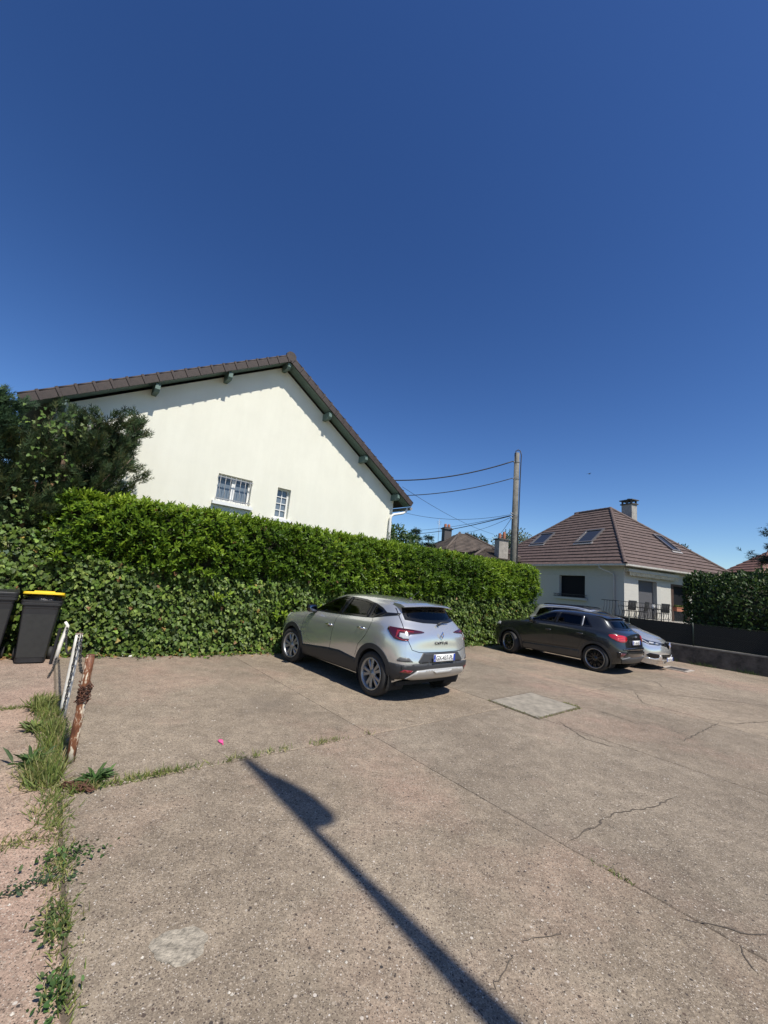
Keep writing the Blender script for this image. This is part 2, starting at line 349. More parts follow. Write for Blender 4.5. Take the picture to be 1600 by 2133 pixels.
# drain frame by the low wall
dr = thing('drain_cover', 'dark sunken drain cover in front of the silver minivan', 'drain', (9.45, 13.05, .004), LA)
m = MB(); 
for yy in (-.30, .30): m.box((0, yy, .006), (.75, .09, .02))
for xx in (-.33, .33): m.box((xx, 0, .006), (.09, .5, .02))
obj('frame', m, mat('drain_concrete', (.34, .30, .26), .9, noise=(9, .3)), dr)
m = MB(); m.box((0, 0, .001), (.56, .5, .008)); obj('plate', m, mat('drain_iron', (.045, .04, .036), .7, noise=(20, .4)), dr)

# ------------------------------------------------------------------ low wall on the right with chain-link fence and screen
WA = R(131.0); wd = Vector((math.cos(WA), math.sin(WA), 0)); wn = Vector((math.sin(WA), -math.cos(WA), 0))   # wn points away to the right
W0 = Vector((15.2, 9.9, 0)); WLEN = 14.5
lw = thing('low_wall', 'low dark stained concrete wall along the right side of the lot', 'wall', W0, WA)
m = MB(); segs = 29
for i in range(segs):
    pass
m.box((WLEN/2, -.10, .285), (WLEN, .2, .57)); obj('wall_body', m, mat('stained_concrete', (.075, .066, .056), .92, noise=(3.5, .65), bump=(35, .7)), lw)
m = MB()
for i in range(7): m.box((WLEN/7*(i+.5), -.10, .59), (WLEN/7-.012, .235, .045))
obj('coping', m, mat('coping_concrete', (.17, .16, .145), .9, noise=(6, .3), bump=(50, .4)), lw)
fe = thing('wire_fence', 'dark chain-link fence with black privacy screen on the low wall', 'fence', W0, WA)
for i in range(8):
    m = MB(); m.tube([(.15+i*2.02, -.1, .57), (.15+i*2.02, -.1, 1.40)], .022, 8); obj('post', m, mat('fence_green', (.020, .035, .027), .5), fe)
m = MB(); m.box((WLEN/2, -.125, .98), (WLEN, .004, .72)); obj('privacy_screen', m, mat('screen_cloth', (.012, .014, .014), .9), fe)
m = MB(); p = .065; H0, H1 = .62, 1.38; hh = H1-H0
k = -int(hh/p)
while k*p < WLEN:
    for s in (1, -1):
        x0 = k*p; a = (x0, H0); b = (x0+hh, H1)
        if s < 0: a, b = (x0+hh, H0), (x0, H1)
        # clip to the fence
        (ax, az), (bx, bz) = a, b
        if min(ax, bx) < 0 or max(ax, bx) > WLEN: continue
        y = -.075+.003*s
        m.add([(ax-.0016, y, az), (ax+.0016, y, az), (bx+.0016, y, bz), (bx-.0016, y, bz), (ax, y+.003, az), (bx, y+.003, bz)], [(0, 1, 2, 3), (0, 3, 5, 4), (1, 4, 5, 2)])
    k += 1
tag(obj('chain_link', m, mat('wire', (.022, .026, .025), .45, .4), fe), kind='stuff')
m = MB()
for z in (.64, 1.0, 1.37): m.tube([(0, -.078, z), (WLEN, -.078, z)], .0035, 5)
obj('tension_wire', m, MATS['wire'], fe)

# ------------------------------------------------------------------ clipped laurel hedge with ivy below
def hedge_front(u): return 9.12+.38*np.clip((2.6-u)/2.4, 0, 1)          # v of the hedge's face at the ground
H_U0, H_U1, H_TOP, H_DEP = .05, 15.35, 2.88, 1.25
hedge = thing('laurel_hedge', 'tall clipped bright green laurel hedge behind the parked cars', 'hedge', (0, 0, 0))
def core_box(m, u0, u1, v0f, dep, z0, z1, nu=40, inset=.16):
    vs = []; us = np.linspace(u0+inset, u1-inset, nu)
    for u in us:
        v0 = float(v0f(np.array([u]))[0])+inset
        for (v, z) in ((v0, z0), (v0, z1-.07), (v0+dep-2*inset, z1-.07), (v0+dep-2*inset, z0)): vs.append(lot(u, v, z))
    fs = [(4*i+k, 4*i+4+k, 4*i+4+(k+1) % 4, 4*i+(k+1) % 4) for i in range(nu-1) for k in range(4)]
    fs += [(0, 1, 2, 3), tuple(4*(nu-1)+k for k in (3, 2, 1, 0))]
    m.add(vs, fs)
m = MB(); core_box(m, H_U0, H_U1, hedge_front, H_DEP, 0, H_TOP, inset=.2); obj('shade_core', m, M_CORE, hedge)  # solid added backing: stops see-through, its dark colour plays the shade between leaves
m = MB()
for k in range(46):
    u = H_U0+.3+k*.33; v = float(hedge_front(np.array([u]))[0])+.5+rnd.uniform(-.1, .1)
    a = lot(u, v, 0); m.tube([a, a+Vector((rnd.uniform(-.1, .1), rnd.uniform(-.1, .1), 1.2)), a+Vector((rnd.uniform(-.2, .2), rnd.uniform(-.2, .2), 2.6))], [.03, .022, .008], 6)
obj('stems', m, M_BARK, hedge)
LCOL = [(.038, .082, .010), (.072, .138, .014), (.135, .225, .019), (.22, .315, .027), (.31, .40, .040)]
def shoots(n, surf, nl=7):
    """surf() -> base points, outward normals, light-green share"""
    P, N, g = surf(n)
    up = np.array([0, 0, 1.])
    ax = norm(N*.75+up*.75+runit(n)*.55)
    side = norm(np.cross(ax, runit(n)))
    oth = np.cross(ax, side)
    PP, DD, NN, CC, LL = [], [], [], [], []
    tone = np.clip(g+nrs.normal(0, .17, n), 0, 1)
    for k in range(nl):
        f = k/(nl-1); an = k*2.4+nrs.uniform(0, 6.28, n)*0+nrs.uniform(-.4, .4, n)
        rad = side*np.cos(an)[:, None]+oth*np.sin(an)[:, None]
        d = norm(ax*(.30+.75*f)+rad*(1.05-.55*f)+runit(n)*.12)
        PP.append(P+ax*(.015+.11*f)[None] if False else P+ax*(.01+.10*f)); DD.append(d); NN.append(norm(ax*1.0-rad*.5+up*.25))
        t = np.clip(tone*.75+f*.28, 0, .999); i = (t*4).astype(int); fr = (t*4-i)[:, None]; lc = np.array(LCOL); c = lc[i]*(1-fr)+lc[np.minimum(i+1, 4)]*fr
        CC.append(c*(1+nrs.uniform(-.2, .2, (n, 1)))); LL.append(nrs.uniform(.085, .155, n)*(1-.12*f))
    return np.concatenate(PP), np.concatenate(DD), np.concatenate(NN), np.concatenate(CC), np.concatenate(LL)
def low_edge(u): return 1.58+.16*wav(u*.8, u*.31)+.10*np.sin(u*.55+.4)
def s_front(n):
    u = nrs.uniform(H_U0, H_U1, n); lo = low_edge(u)-.12; z = lo+(H_TOP-lo)*nrs.uniform(0, 1, n)**.93
    bulge = .13*wav(u*.9, z*1.4)+.055*wav(u*3.3, z*3.9)
    t = np.clip((z-(H_TOP-.28))/.28, 0, 1); under = np.clip((lo+.35-z)/.35, 0, 1)
    v = hedge_front(u)-.12-.85*bulge+.16*t**2+.10*under+nrs.uniform(-.08, .14, n)
    N = np.tile(-LV, (n, 1))+np.outer(t*.9, UPN)
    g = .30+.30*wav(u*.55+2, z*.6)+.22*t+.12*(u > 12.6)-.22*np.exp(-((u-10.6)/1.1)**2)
    return lotn(u, v, z), norm(N), g
def s_top(n):
    u = nrs.uniform(H_U0, H_U1, n); w_ = nrs.uniform(0, 1, n)**1.5
    v = hedge_front(u)+.02+w_*(H_DEP-.05); z = H_TOP-.06+.05*wav(u*1.3, v*2)+.07*wav(u*3.9, v*3)+nrs.uniform(-.06, .06, n)
    N = np.tile(UPN, (n, 1))-np.outer((1-w_)*.4, LV)
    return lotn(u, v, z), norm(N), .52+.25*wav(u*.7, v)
def s_end(n):
    v = nrs.uniform(0, 1, n)*(H_DEP-.05); z = nrs.uniform(.3, H_TOP, n); t = np.clip((z-(H_TOP-.35))/.35, 0, 1)
    u = H_U1+.10+.10*wav(v*2, z*1.7)-.22*t**2+nrs.uniform(-.10, .05, n)-.10*np.clip(.4-v, 0, 1)
    return lotn(u, 9.12+v, z), norm(np.tile(LU, (n, 1))+np.outer(t, UPN)), .35+.3*wav(v, z)
def s_left(n):
    v = nrs.uniform(0, 1, n)*(H_DEP-.1); z = nrs.uniform(1.7, H_TOP-.05, n)
    u = H_U0-.05+.12*wav(v*2, z*1.7)+nrs.uniform(-.08, .12, n)+.35*np.clip((z-2.5)/.5, 0, 1)**2
    return lotn(u, 9.5+v, z), norm(np.tile(-LU, (n, 1))), .25+.3*wav(v, z)
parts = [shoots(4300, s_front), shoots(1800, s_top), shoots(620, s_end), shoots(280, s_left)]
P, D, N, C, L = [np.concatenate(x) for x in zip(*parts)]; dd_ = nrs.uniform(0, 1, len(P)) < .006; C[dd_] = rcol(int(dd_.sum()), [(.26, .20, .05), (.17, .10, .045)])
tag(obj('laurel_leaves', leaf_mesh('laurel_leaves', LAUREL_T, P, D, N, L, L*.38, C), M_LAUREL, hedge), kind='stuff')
# upright shoots standing above the clipped top
def upright(u, v, h, par, nm):
    base = lot(u, v, H_TOP-.1); m = MB(); tipv = base+Vector((rnd.uniform(-.05, .05), rnd.uniform(-.05, .05), h)); m.tube([base, tipv], [.006, .003], 5); st = obj(nm, m, MATS['twig'], par)
    n = int(h/.03); f = np.linspace(.25, 1, n); P = np.array([base.lerp(tipv, x) for x in f]); an = np.arange(n)*2.4
    D = np.stack([np.cos(an), np.sin(an), np.full(n, .9)], 1); N = np.stack([-np.cos(an), -np.sin(an), np.full(n, .8)], 1)
    obj('leaves', leaf_mesh('leaves', LAUREL_T, P, D, N, .10, .032, rcol(n, [(.055, .10, .03), (.07, .13, .04)])), M_LAUREL, st)
for (u, v, h) in ((8.05, 9.75, .55), (8.3, 9.8, .62), (8.5, 9.7, .42), (9.05, 9.8, .58), (9.3, 9.75, .6), (9.2, 9.95, .45)): upright(u, v, h, hedge, 'upright_shoot')

ivy = thing('ivy_curtain', 'dark ivy covering the lower half of the hedge down to the concrete', 'ivy', (0, 0, 0))
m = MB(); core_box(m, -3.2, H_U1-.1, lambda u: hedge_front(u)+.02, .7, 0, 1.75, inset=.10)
obj('ivy_shade_core', m, M_CORE, ivy)  # added dark box behind the ivy, painted as shade for the leaf gaps
ICOL = [(.046, .080, .013), (.074, .120, .018), (.110, .165, .028), (.185, .245, .05)]
def ivy_leaves(n, pts, nrm, size=(.055, .10), cols=ICOL, wts=(.3, .34, .26, .1), dead=.012):
    D = norm(nrm*.35+np.outer(np.full(n, -1.), UPN)*.75+runit(n)*.55); N = norm(nrm*.85+UPN*.55+runit(n)*.45)
    C = rcol(n, cols, wts, .22); dd = nrs.uniform(0, 1, n) < dead; C[dd] = rcol(dd.sum(), [(.28, .19, .05), (.22, .12, .05)])
    L = nrs.uniform(*size, n); return leaf_mesh('ivy_leaves', IVY_T, pts, D, N, L, L*1.02, C)
def iv_pts(n, u0, u1):
    u = nrs.uniform(u0, u1, n)
    top = np.where(u < .3, 2.2+.15*wav(u*1.3, u), np.where(u < 2.0, 1.75, 1.62)+.12*wav(u, u*.7))
    z = top*nrs.uniform(0, 1, n)**.85+.02
    foot = np.clip((.35-z)/.35, 0, 1)
    v = hedge_front(u)-.03-.09*wav(u*1.6, z*2.3)-.05*wav(u*5, z*5)-.13*foot**2+nrs.uniform(-.09, .10, n)
    nn = norm(np.tile(-LV, (n, 1))+.5*np.outer(foot, UPN)+runit(n)*.2)
    return lotn(u, v, z), nn
P, N = iv_pts(23000, -3.2, H_U1-.1)
tag(obj('ivy_leaves', ivy_leaves(23000, P, N), M_IVY, ivy), kind='stuff')
# ivy spilling onto the concrete
n = 2600; u = nrs.uniform(-3, 15, n); v = hedge_front(u)-.12-np.abs(nrs.normal(0, .11, n))*(1+.9*wav(u*1.7, u)); z = .015+nrs.uniform(0, .05, n)
P = lotn(u, v, z); N = norm(np.tile(UPN, (n, 1))-.3*LV+runit(n)*.35)
tag(obj('ground_ivy', ivy_leaves(n, P, N, (.04, .07), dead=.10), M_IVY, ivy), kind='stuff')
# a few laurel suckers poking through the ivy
def s_suck(n):
    u = nrs.choice([3.0, 3.6, 4.3, 4.5, 2.9, 5.6, 8.3, 12.1], n)+nrs.normal(0, .12, n); z = nrs.choice([.75, 1.1, 1.25, 1.0, .55], n)+nrs.normal(0, .08, n)
    return lotn(u, hedge_front(u)-.14, z), np.tile(-LV, (n, 1)), np.full(n, .6)
P, D, N, C, L = shoots(34, s_suck, 5)
tag(obj('laurel_suckers', leaf_mesh('laurel_suckers', LAUREL_T, P, D, N, L, L*.42, C), M_LAUREL, hedge), kind='stuff')
# ------------------------------------------------------------------ conifers at the left
def branch_tree(name, label, base, limbs, seed, spray_n, cols, spray=(.10, .22), twigs=260, hang=.0, shell=.55):
    rg = random.Random(seed); t = thing(name, label, 'tree', base)
    tr = MB(); tr.tube([(0, 0, 0), (.04, .03, 1.6), (.12, .02, 3.0), limbs['top']], [.10, .085, .055, .015], 10); obj('trunk', tr, M_BARK, t)
    tips = []; lm = MB()
    for (st, mid, en, r) in limbs['limbs']:
        s_, m_, e_ = Vector(st), Vector(mid), Vector(en); path = []
        for i in range(9):
            f = i/8; p = s_*(1-f)**2+m_*2*f*(1-f)+e_*f*f; path.append(p+Vector((rg.uniform(-.02, .02), rg.uniform(-.02, .02), rg.uniform(-.02, .02))))
        lm.tube(path, [r*(1-.85*i/8) for i in range(9)], 7)
        for i in range(1, 9): tips.append((path[i], (path[i]-path[i-1]).normalized(), i/8))
    tag(obj('limbs', lm, M_BARK, t), kind='stuff')
    tw = MB(); cl = []
    for k in range(twigs):
        p, d, f = tips[rg.randrange(len(tips))]
        dd = (d*.8+Vector((rg.gauss(0, .6), rg.gauss(0, .6), rg.gauss(.15, .5)))).normalized(); l = rg.uniform(.18, .55)*(1.15-.3*f)
        q = p+dd*l*.5+Vector((0, 0, -.03)); e = p+dd*l+Vector((0, 0, .05)); tw.tube([p, q, e], [.006, .0045, .002], 4, False)
        cl.append((q, dd, f)); cl.append((e, dd, f)); cl.append((e, dd, f))
    tag(obj('twigs', tw, M_TWIG, t), kind='stuff')
    cl = [c for c in cl if c[2] > shell*rg.random()+.12]
    idx = nrs.randint(0, len(cl), spray_n); base_ = np.array([c[0] for c in cl])[idx]; dirs = np.array([c[1] for c in cl])[idx]
    P = base_+nrs.normal(0, .05, (spray_n, 3))-dirs*nrs.uniform(0, .22, (spray_n, 1)); D = norm(dirs*.9+runit(spray_n)*.6+UPN*(.45-hang)); N = runit(spray_n); L = nrs.uniform(*spray, spray_n)
    tag(obj('foliage', leaf_mesh('foliage', SPRAY_T, P, D, N, L, L*.9, rcol(spray_n, cols)), M_NEEDLE, t), kind='stuff')
    return t
CB = lot(-.15, 10.35)
def cl_(u, v, z): q = lot(u, v, z)-CB; return (q.x, q.y, q.z)
limbs = dict(top=cl_(-.2, 10.4, 4.3), limbs=[])
rg = random.Random(5)
for (u, z, zs) in ((1.0, 4.85, 2.6), (1.05, 4.45, 2.5), (.95, 4.1, 2.3), (1.05, 3.7, 2.1), (.85, 3.35, 2.0), (.8, 4.7, 2.9), (.55, 4.75, 3.0), (.35, 4.7, 3.2), (.1, 4.75, 3.2), (-.2, 4.75, 3.3), (-.5, 4.7, 3.2), (-.8, 4.5, 2.9), (-1.0, 4.0, 2.4), (-.9, 3.4, 2.1), (.6, 4.2, 2.6), (.3, 4.1, 2.6), (.7, 3.8, 2.3), (-.4, 4.0, 2.7), (-.6, 3.0, 1.8), (-1.1, 2.8, 1.7), (.0, 4.4, 2.9), (.95, 4.65, 2.7)):
    v = 10.3+rg.uniform(-.7, .45); limbs['limbs'].append((cl_(-.1+rg.uniform(-.05, .05), 10.35, zs-.3), cl_(-.1+u*.35, 10.35+(v-10.35)*.6, zs+.2), cl_(u, v, z-.30), rg.uniform(.022, .042)))
for k in range(12): limbs['limbs'].append((cl_(-.3, 10.3, 1.7), cl_(-.6-.03*k, 10.1, 2.1+.05*k), cl_(-.35-.13*k, 9.75+.25*rg.random(), 2.3+1.1*rg.random()), .02))
con = branch_tree('juniper_tree', 'sparse dark juniper with bare brown branches above the left hedge end', CB, limbs, 3, 24000, [(.020, .040, .016), (.034, .060, .022), (.050, .080, .028), (.065, .075, .025)], twigs=560, shell=.6)
m = MB(); a = lot(-.48, 9.85, 2.1)-CB; m.tube([a, a+Vector((.03, .0, .5)), a+Vector((.02, .02, .93))], [.045, .042, .04], 9); obj('sawn_stub', m, mat('sawn_wood', (.20, .11, .06), .9, noise=(15, .4)), con)
n = 170; cu = nrs.choice([-.55, -.45, -.3, -.15, .1, -.5, -.6], n)+nrs.normal(0, .10, n); cz = np.where(nrs.uniform(0, 1, n) < .5, nrs.normal(2.45, .22, n), nrs.choice([4.1, 4.25, 3.55, 3.2], n)+nrs.normal(0, .10, n)); cv = nrs.uniform(9.45, 9.8, n)
tag(obj('climbing_ivy', ivy_leaves(n, lotn(cu, cv, cz)-np.array(CB), np.tile(-LV, (n, 1)), (.05, .085), [(.06, .11, .022), (.09, .15, .03), (.14, .20, .045)], (.4, .4, .2)), M_IVY, con), kind='stuff')
CB = lot(-1.75, 10.5)
limbs = dict(top=cl_(-1.6, 10.5, 4.4), limbs=[])
for k in range(46):
    z = rg.uniform(2.2, 4.42); a = rg.uniform(0, 6.28); r_ = .80*(1-.35*abs(z-3.3)/1.6)
    limbs['limbs'].append((cl_(-1.7, 10.5, z-.9), cl_(-1.7+r_*.5*math.cos(a), 10.5+r_*.5*math.sin(a), z-.45), cl_(-1.62+r_*math.cos(a), 10.5+r_*math.sin(a), z), .03))
branch_tree('cypress_tree', 'dense dark cypress cut by the left picture edge', CB, limbs, 9, 30000, [(.018, .040, .018), (.030, .060, .026), (.044, .082, .032)], twigs=380, shell=.5)

# ------------------------------------------------------------------ gable house
GA = .7071; SLG = math.tan(.5517); AP = 8.36; OVR = .40; HW = 5.07; EAVE = 5.66
gx, gy = math.cos(GA), math.sin(GA)
GP = Vector((-3.2756-gy*OVR, 11.5331+gx*OVR, 0))
gh = thing('gable_house', 'cream rendered house with brown tiled gable rising behind the hedge', 'house', GP, GA)
def roofz(s): return AP-.02-SLG*abs(s)
WINS = [(-1.415, -.445, 3.585, 4.335), (.365, .805, 3.415, 4.335)]
# gable wall with real openings: strips around the windows
def gable_wall():
    m = MB(); xs = sorted({-HW, HW, 0.0, *[w_[0] for w_ in WINS], *[w_[1] for w_ in WINS]})
    under = lambda s: roofz(s)-.24
    for i in range(len(xs)-1):
        a, b = xs[i], xs[i+1]; hit = [w_ for w_ in WINS if a >= w_[0]-1e-6 and b <= w_[1]+1e-6]
        spans = [(0, 0, under(a), under(b))]
        if hit: w_ = hit[0]; spans = [(0, 0, w_[2], w_[2]), (w_[3], w_[3], under(a), under(b))]
        for (z0a, z0b, z1a, z1b) in spans: m.add([(a, 0, z0a), (b, 0, z0b), (b, 0, z1b), (a, 0, z1a)], [(0, 1, 2, 3)])
    for (a, b, c, d) in WINS:       # reveals
        m.add([(a, 0, c), (b, 0, c), (b, 0, d), (a, 0, d), (a, .2, c), (b, .2, c), (b, .2, d), (a, .2, d)], [(0, 4, 5, 1), (1, 5, 6, 2), (2, 6, 7, 3), (3, 7, 4, 0)])
    return m
obj('gable_wall', gable_wall(), M_WALLW, gh)
m = MB()
for x in (-HW, HW): m.quad((x, 0, 0), (x, 10.5, 0), (x, 10.5, roofz(x)-.24), (x, 0, roofz(x)-.24))
m.add([(-HW, 10.5, 0), (HW, 10.5, 0), (HW, 10.5, roofz(HW)-.24), (0, 10.5, roofz(0)-.24), (-HW, 10.5, roofz(HW)-.24)], [(4, 3, 2, 1, 0)])
obj('side_walls', m, M_WALLW, gh)
rf = MB()
for s in (-1, 1):
    pts = [(0, AP-.04), (s*EAVE, AP-.04-SLG*EAVE), (s*EAVE, AP-.14-SLG*EAVE), (0, AP-.16)]
    rf.prism(pts, -OVR+.03, 11.0, lambda p, h: Vector((p[0], h, p[1])))
roof = obj('roof', rf, M_TILE, gh)
# tile courses on the two slopes, one strip per course
for s in (-1, 1):
    Ls = EAVE*math.hypot(1, SLG); nco = 19; st = Ls/nco
    for k in range(nco):
        d0, d1 = k*st, (k+1)*st+.03; c, sn = 1/math.hypot(1, SLG), SLG/math.hypot(1, SLG)
        m = MB(); x0, z0 = s*d0*c, AP-.035-d0*sn; x1, z1 = s*d1*c, AP-.035-d1*sn
        for y0, y1 in [(-OVR+.04, 11.0)]:
            m.add([(x0, y0, z0), (x0, y1, z0), (x1, y1, z1+.035), (x1, y0, z1+.035), (x1, y0, z1), (x1, y1, z1)], [(0, 1, 2, 3), (3, 2, 5, 4)])
        obj('tile_course', m, M_TILE, roof)
# verge tiles along both rakes: plate, rolled top edge and proud overlap rib
vt = MB(); Lt = .345
vt.box((Lt/2, -.018, -.085), (Lt+.02, .026, .185)); vt.box((Lt/2, .06, .012), (Lt+.02, .16, .028)); vt.box((.03, -.028, -.085), (.055, .038, .205)); vt.tube([(-.01, -.012, .012), (Lt+.012, -.012, .012)], .026, 8)
vt.box((.03, -.01, .020), (.05, .07, .05))
vme = None
ang = math.atan(SLG)
for s in (-1, 1):
    for k in range(19):
        d = .12+k*Lt; x = s*d*math.cos(ang); z = AP-d*math.sin(ang)
        o = obj('verge_tile', vt if vme is None else vme, M_TILE, gh); vme = o.data
        o.location = (x, -OVR, z); o.rotation_euler = (0, ang, 0) if s > 0 else (0, math.pi-ang, 0)
        if s < 0: o.scale = (1, 1, -1)
        o.rotation_euler.y += rnd.uniform(-.006, .006)
m = MB(); hexp = [(.17*math.cos(a), .15*math.sin(a)) for a in [R(d) for d in (-150, -90, -30, 20, 60, 90, 120, 160)]]
m.prism(hexp, -OVR-.05, -OVR+.02, lambda p, h: Vector((p[0], h, AP-.045+p[1])))
obj('ridge_end_cap', m, M_TILE, gh)
m = MB()
for k in range(27): 
    y0 = -OVR+.02+k*.43; m.lathe([(.13, 0), (.135, .22), (.14, .44)], 10, Matrix.Translation((0, y0, AP-.05)) @ Matrix.Rotation(R(-90), 4, 'X'))
obj('ridge_tiles', m, M_TILE, gh)
# soffit boards under the overhang, painted pale green
for s in (-1, 1):
    for k in range(3):
        y0 = -OVR+.04+k*.116; m = MB(); 
        pts = [(0, AP-.17), (s*(EAVE-.05), AP-.17-SLG*(EAVE-.05)), (s*(EAVE-.05), AP-.19-SLG*(EAVE-.05)), (0, AP-.19)]
        m.prism(pts, y0, y0+.108, lambda p, h: Vector((p[0], h, p[1]))); obj('soffit_board', m, M_GREENP, gh)
pu = MB(); prof = [(0, 0), (-.36, 0), (-.385, -.03), (-.385, -.15), (-.33, -.22), (-.22, -.22), (0, -.22)]
pu.prism(prof, -.055, .055, lambda p, h: Vector((h, p[0], p[1])))
pme = None
for s in (-4.97, -3.3, -1.65, 0, 1.65, 3.3, 4.97):
    o = obj('purlin', pu if pme is None else pme, M_GREENP, gh); pme = o.data; o.location = (s, 0, roofz(s)-.19-(.03 if s else .0))
# windows
def house_window(wx0, wx1, z0, z1, muntin_rows, muntin_cols, leaves):
    t = holder('window', gh, (0, 0, 0)); fr = MB(); y = .15; f = .055
    fr.box(((wx0+wx1)/2, y, z0+f/2), (wx1-wx0, .05, f)); fr.box(((wx0+wx1)/2, y, z1-f/2), (wx1-wx0, .05, f))
    for x in (wx0+f/2, wx1-f/2): fr.box((x, y, (z0+z1)/2), (f, .05, z1-z0-2*f))
    for k in range(1, leaves): fr.box((wx0+(wx1-wx0)*k/leaves, y, (z0+z1)/2), (.10, .054, z1-z0-2*f))
    for k in range(1, muntin_rows): fr.box(((wx0+wx1)/2, y-.004, z0+f+(z1-z0-2*f)*k/muntin_rows), (wx1-wx0-2*f, .03, .022))
    for k in range(1, muntin_cols): fr.box((wx0+f+(wx1-wx0-2*f)*k/muntin_cols, y-.006, (z0+z1)/2), (.022, .03, z1-z0-2*f))
    obj('frame', fr, M_WHITE, t)
    nx = max(leaves, muntin_cols)
    for i in range(nx):
        for j in range(muntin_rows):
            a = wx0+f+(wx1-wx0-2*f)*i/nx+.012; b = wx0+f+(wx1-wx0-2*f)*(i+1)/nx-.012; c = z0+f+(z1-z0-2*f)*j/muntin_rows+.012; d = z0+f+(z1-z0-2*f)*(j+1)/muntin_rows-.012
            p = MB(); p.box(((a+b)/2, y+.01, (c+d)/2), (b-a, .008, d-c)); obj('pane', p, M_WGLASS, t)
    sl = MB(); sl.prism([(-.11, z0-.115), (.10, z0-.115), (.10, z0-.01), (-.11, z0-.03)], wx0-.08, wx1+.08, lambda p, h: Vector((h, p[0], p[1]))); obj('sill', sl, M_WHITE, t)
    return t
t = house_window(-1.415, -.445, 3.585, 4.335, 1, 1, 2)
gr = MB(); xs = np.linspace(-1.355, -.505, 7)
for z in (4.25, 3.65): gr.box((-.93, -.03, z), (1.0, .014, .028))
for x in xs: gr.tube([(x, -.03, 4.30), (x, -.03, 3.96), (x, -.035, 3.90), (x+.005, -.11, 3.78), (x, -.03, 3.68), (x, -.03, 3.60)], .0075, 6)
obj('window_bars', gr, MATS['grey_metal'], t)
house_window(.365, .805, 3.415, 4.335, 4, 2, 1)
# gutter and downpipe at the right eave
m = MB(); zz = AP-.2-SLG*EAVE
m.prism([(EAVE-.02, zz+.03), (EAVE-.02, zz-.05), (EAVE+.03, zz-.09), (EAVE+.09, zz-.05), (EAVE+.09, zz+.03)], -OVR+.05, 11, lambda p, h: Vector((p[0], h, p[1]))); obj('gutter', m, M_GREY, gh)
m = MB(); m.tube([(EAVE-.06, -.22, zz-.02), (EAVE-.10, -.22, zz-.13), (EAVE-.24, -.20, zz-.24), (5.02, -.13, zz-.36), (4.94, -.09, zz-.44), (4.92, -.085, zz-.60), (4.92, -.085, 0)], .047, 10); obj('downpipe', m, M_WHITE, gh)

# ------------------------------------------------------------------ hip-roofed house on the right
HA = 1.936-math.pi/2     # local x runs along the right face, local y along the left face
ha = Vector((math.cos(1.936), math.sin(1.936), 0)); hb = Vector((ha.y, -ha.x, 0))
OV = .45; HC = Vector((13.498, 22.36, 0))+(ha+hb)*OV
hh = thing('hip_house', 'low white house with brown hipped tile roof and terrace', 'house', HC, HA)
ZE = 4.015; L1, L2 = 13.36-2*OV, 10.55-2*OV; HR = 4.635; SH = HR/5.275; XR = L2
M_ROUGH = mat('roughcast', (.50, .482, .432), .95, noise=(26, .16), bump=(55, 1.0)); M_SMOOTHW = mat('smooth_render', (.45, .44, .40), .9, noise=(3, .06))
BAND = 3.36
def wall_open(m, ax, length, z0, z1, opens):
    """wall in the plane of axis ax ('x': y=0, 'y': x=0) with rectangular openings (a,b,c,d)"""
    f = (lambda a, z, d=0: (a, d, z)) if ax == 'x' else (lambda a, z, d=0: (d, a, z))
    xs = sorted({0, length, *[o[0] for o in opens], *[o[1] for o in opens]})
    for i in range(len(xs)-1):
        a, b = xs[i], xs[i+1]; hit = [o for o in opens if a >= o[0]-1e-6 and b <= o[1]+1e-6]
        sp = [(z0, z1)]
        if hit: sp = [(z0, hit[0][2]), (hit[0][3], z1)]
        for (c, d) in sp:
            if d-c > 1e-4: m.add([f(a, c), f(b, c), f(b, d), f(a, d)], [(0, 1, 2, 3) if ax == 'x' else (3, 2, 1, 0)])
    for (a, b, c, d) in opens:
        q = [f(a, c), f(b, c), f(b, d), f(a, d), f(a, c, .28), f(b, c, .28), f(b, d, .28), f(a, d, .28)]
        m.add(q, [(0, 4, 5, 1), (1, 5, 6, 2), (2, 6, 7, 3), (3, 7, 4, 0)])
m = MB(); wall_open(m, 'y', L1, 0, BAND, [(2.66, 4.74, 2.0, BAND-.001)]); obj('left_wall', m, M_ROUGH, hh)
m = MB(); wall_open(m, 'x', L2, 0, 3.29, [(1.13, 2.64, 1.12, 3.28), (3.86, 5.52, 1.12, 3.28)]); obj('front_wall', m, M_ROUGH, hh)
m = MB(); m.quad((L2, 0, 0), (L2, L1, 0), (L2, L1, ZE), (L2, 0, ZE)); m.quad((L2, L1, 0), (0, L1, 0), (0, L1, ZE), (L2, L1, ZE)); obj('back_walls', m, M_SMOOTHW, hh)
m = MB(); m.quad((-.012, L1, BAND), (-.012, -.012, BAND), (-.012, -.012, ZE+.02), (-.012, L1, ZE+.02)); m.quad((-.012, -.012, 3.29), (L2, -.012, 3.29), (L2, -.012, ZE+.02), (-.012, -.012, ZE+.02))
m.add([(-.012, L1, BAND), (-.012, 0, BAND), (.01, 0, BAND), (.01, L1, BAND)], [(0, 1, 2, 3)]); obj('upper_band', m, M_SMOOTHW, hh)
# pale corner strip of smooth render round the openings of the front
for (a, b) in ((2.64, 2.96), (5.52, 5.66)): m = MB(); m.box(((a+b)/2, -.006, 2.2), (b-a, .012, 2.18)); obj('smooth_surround', m, M_SMOOTHW, hh)
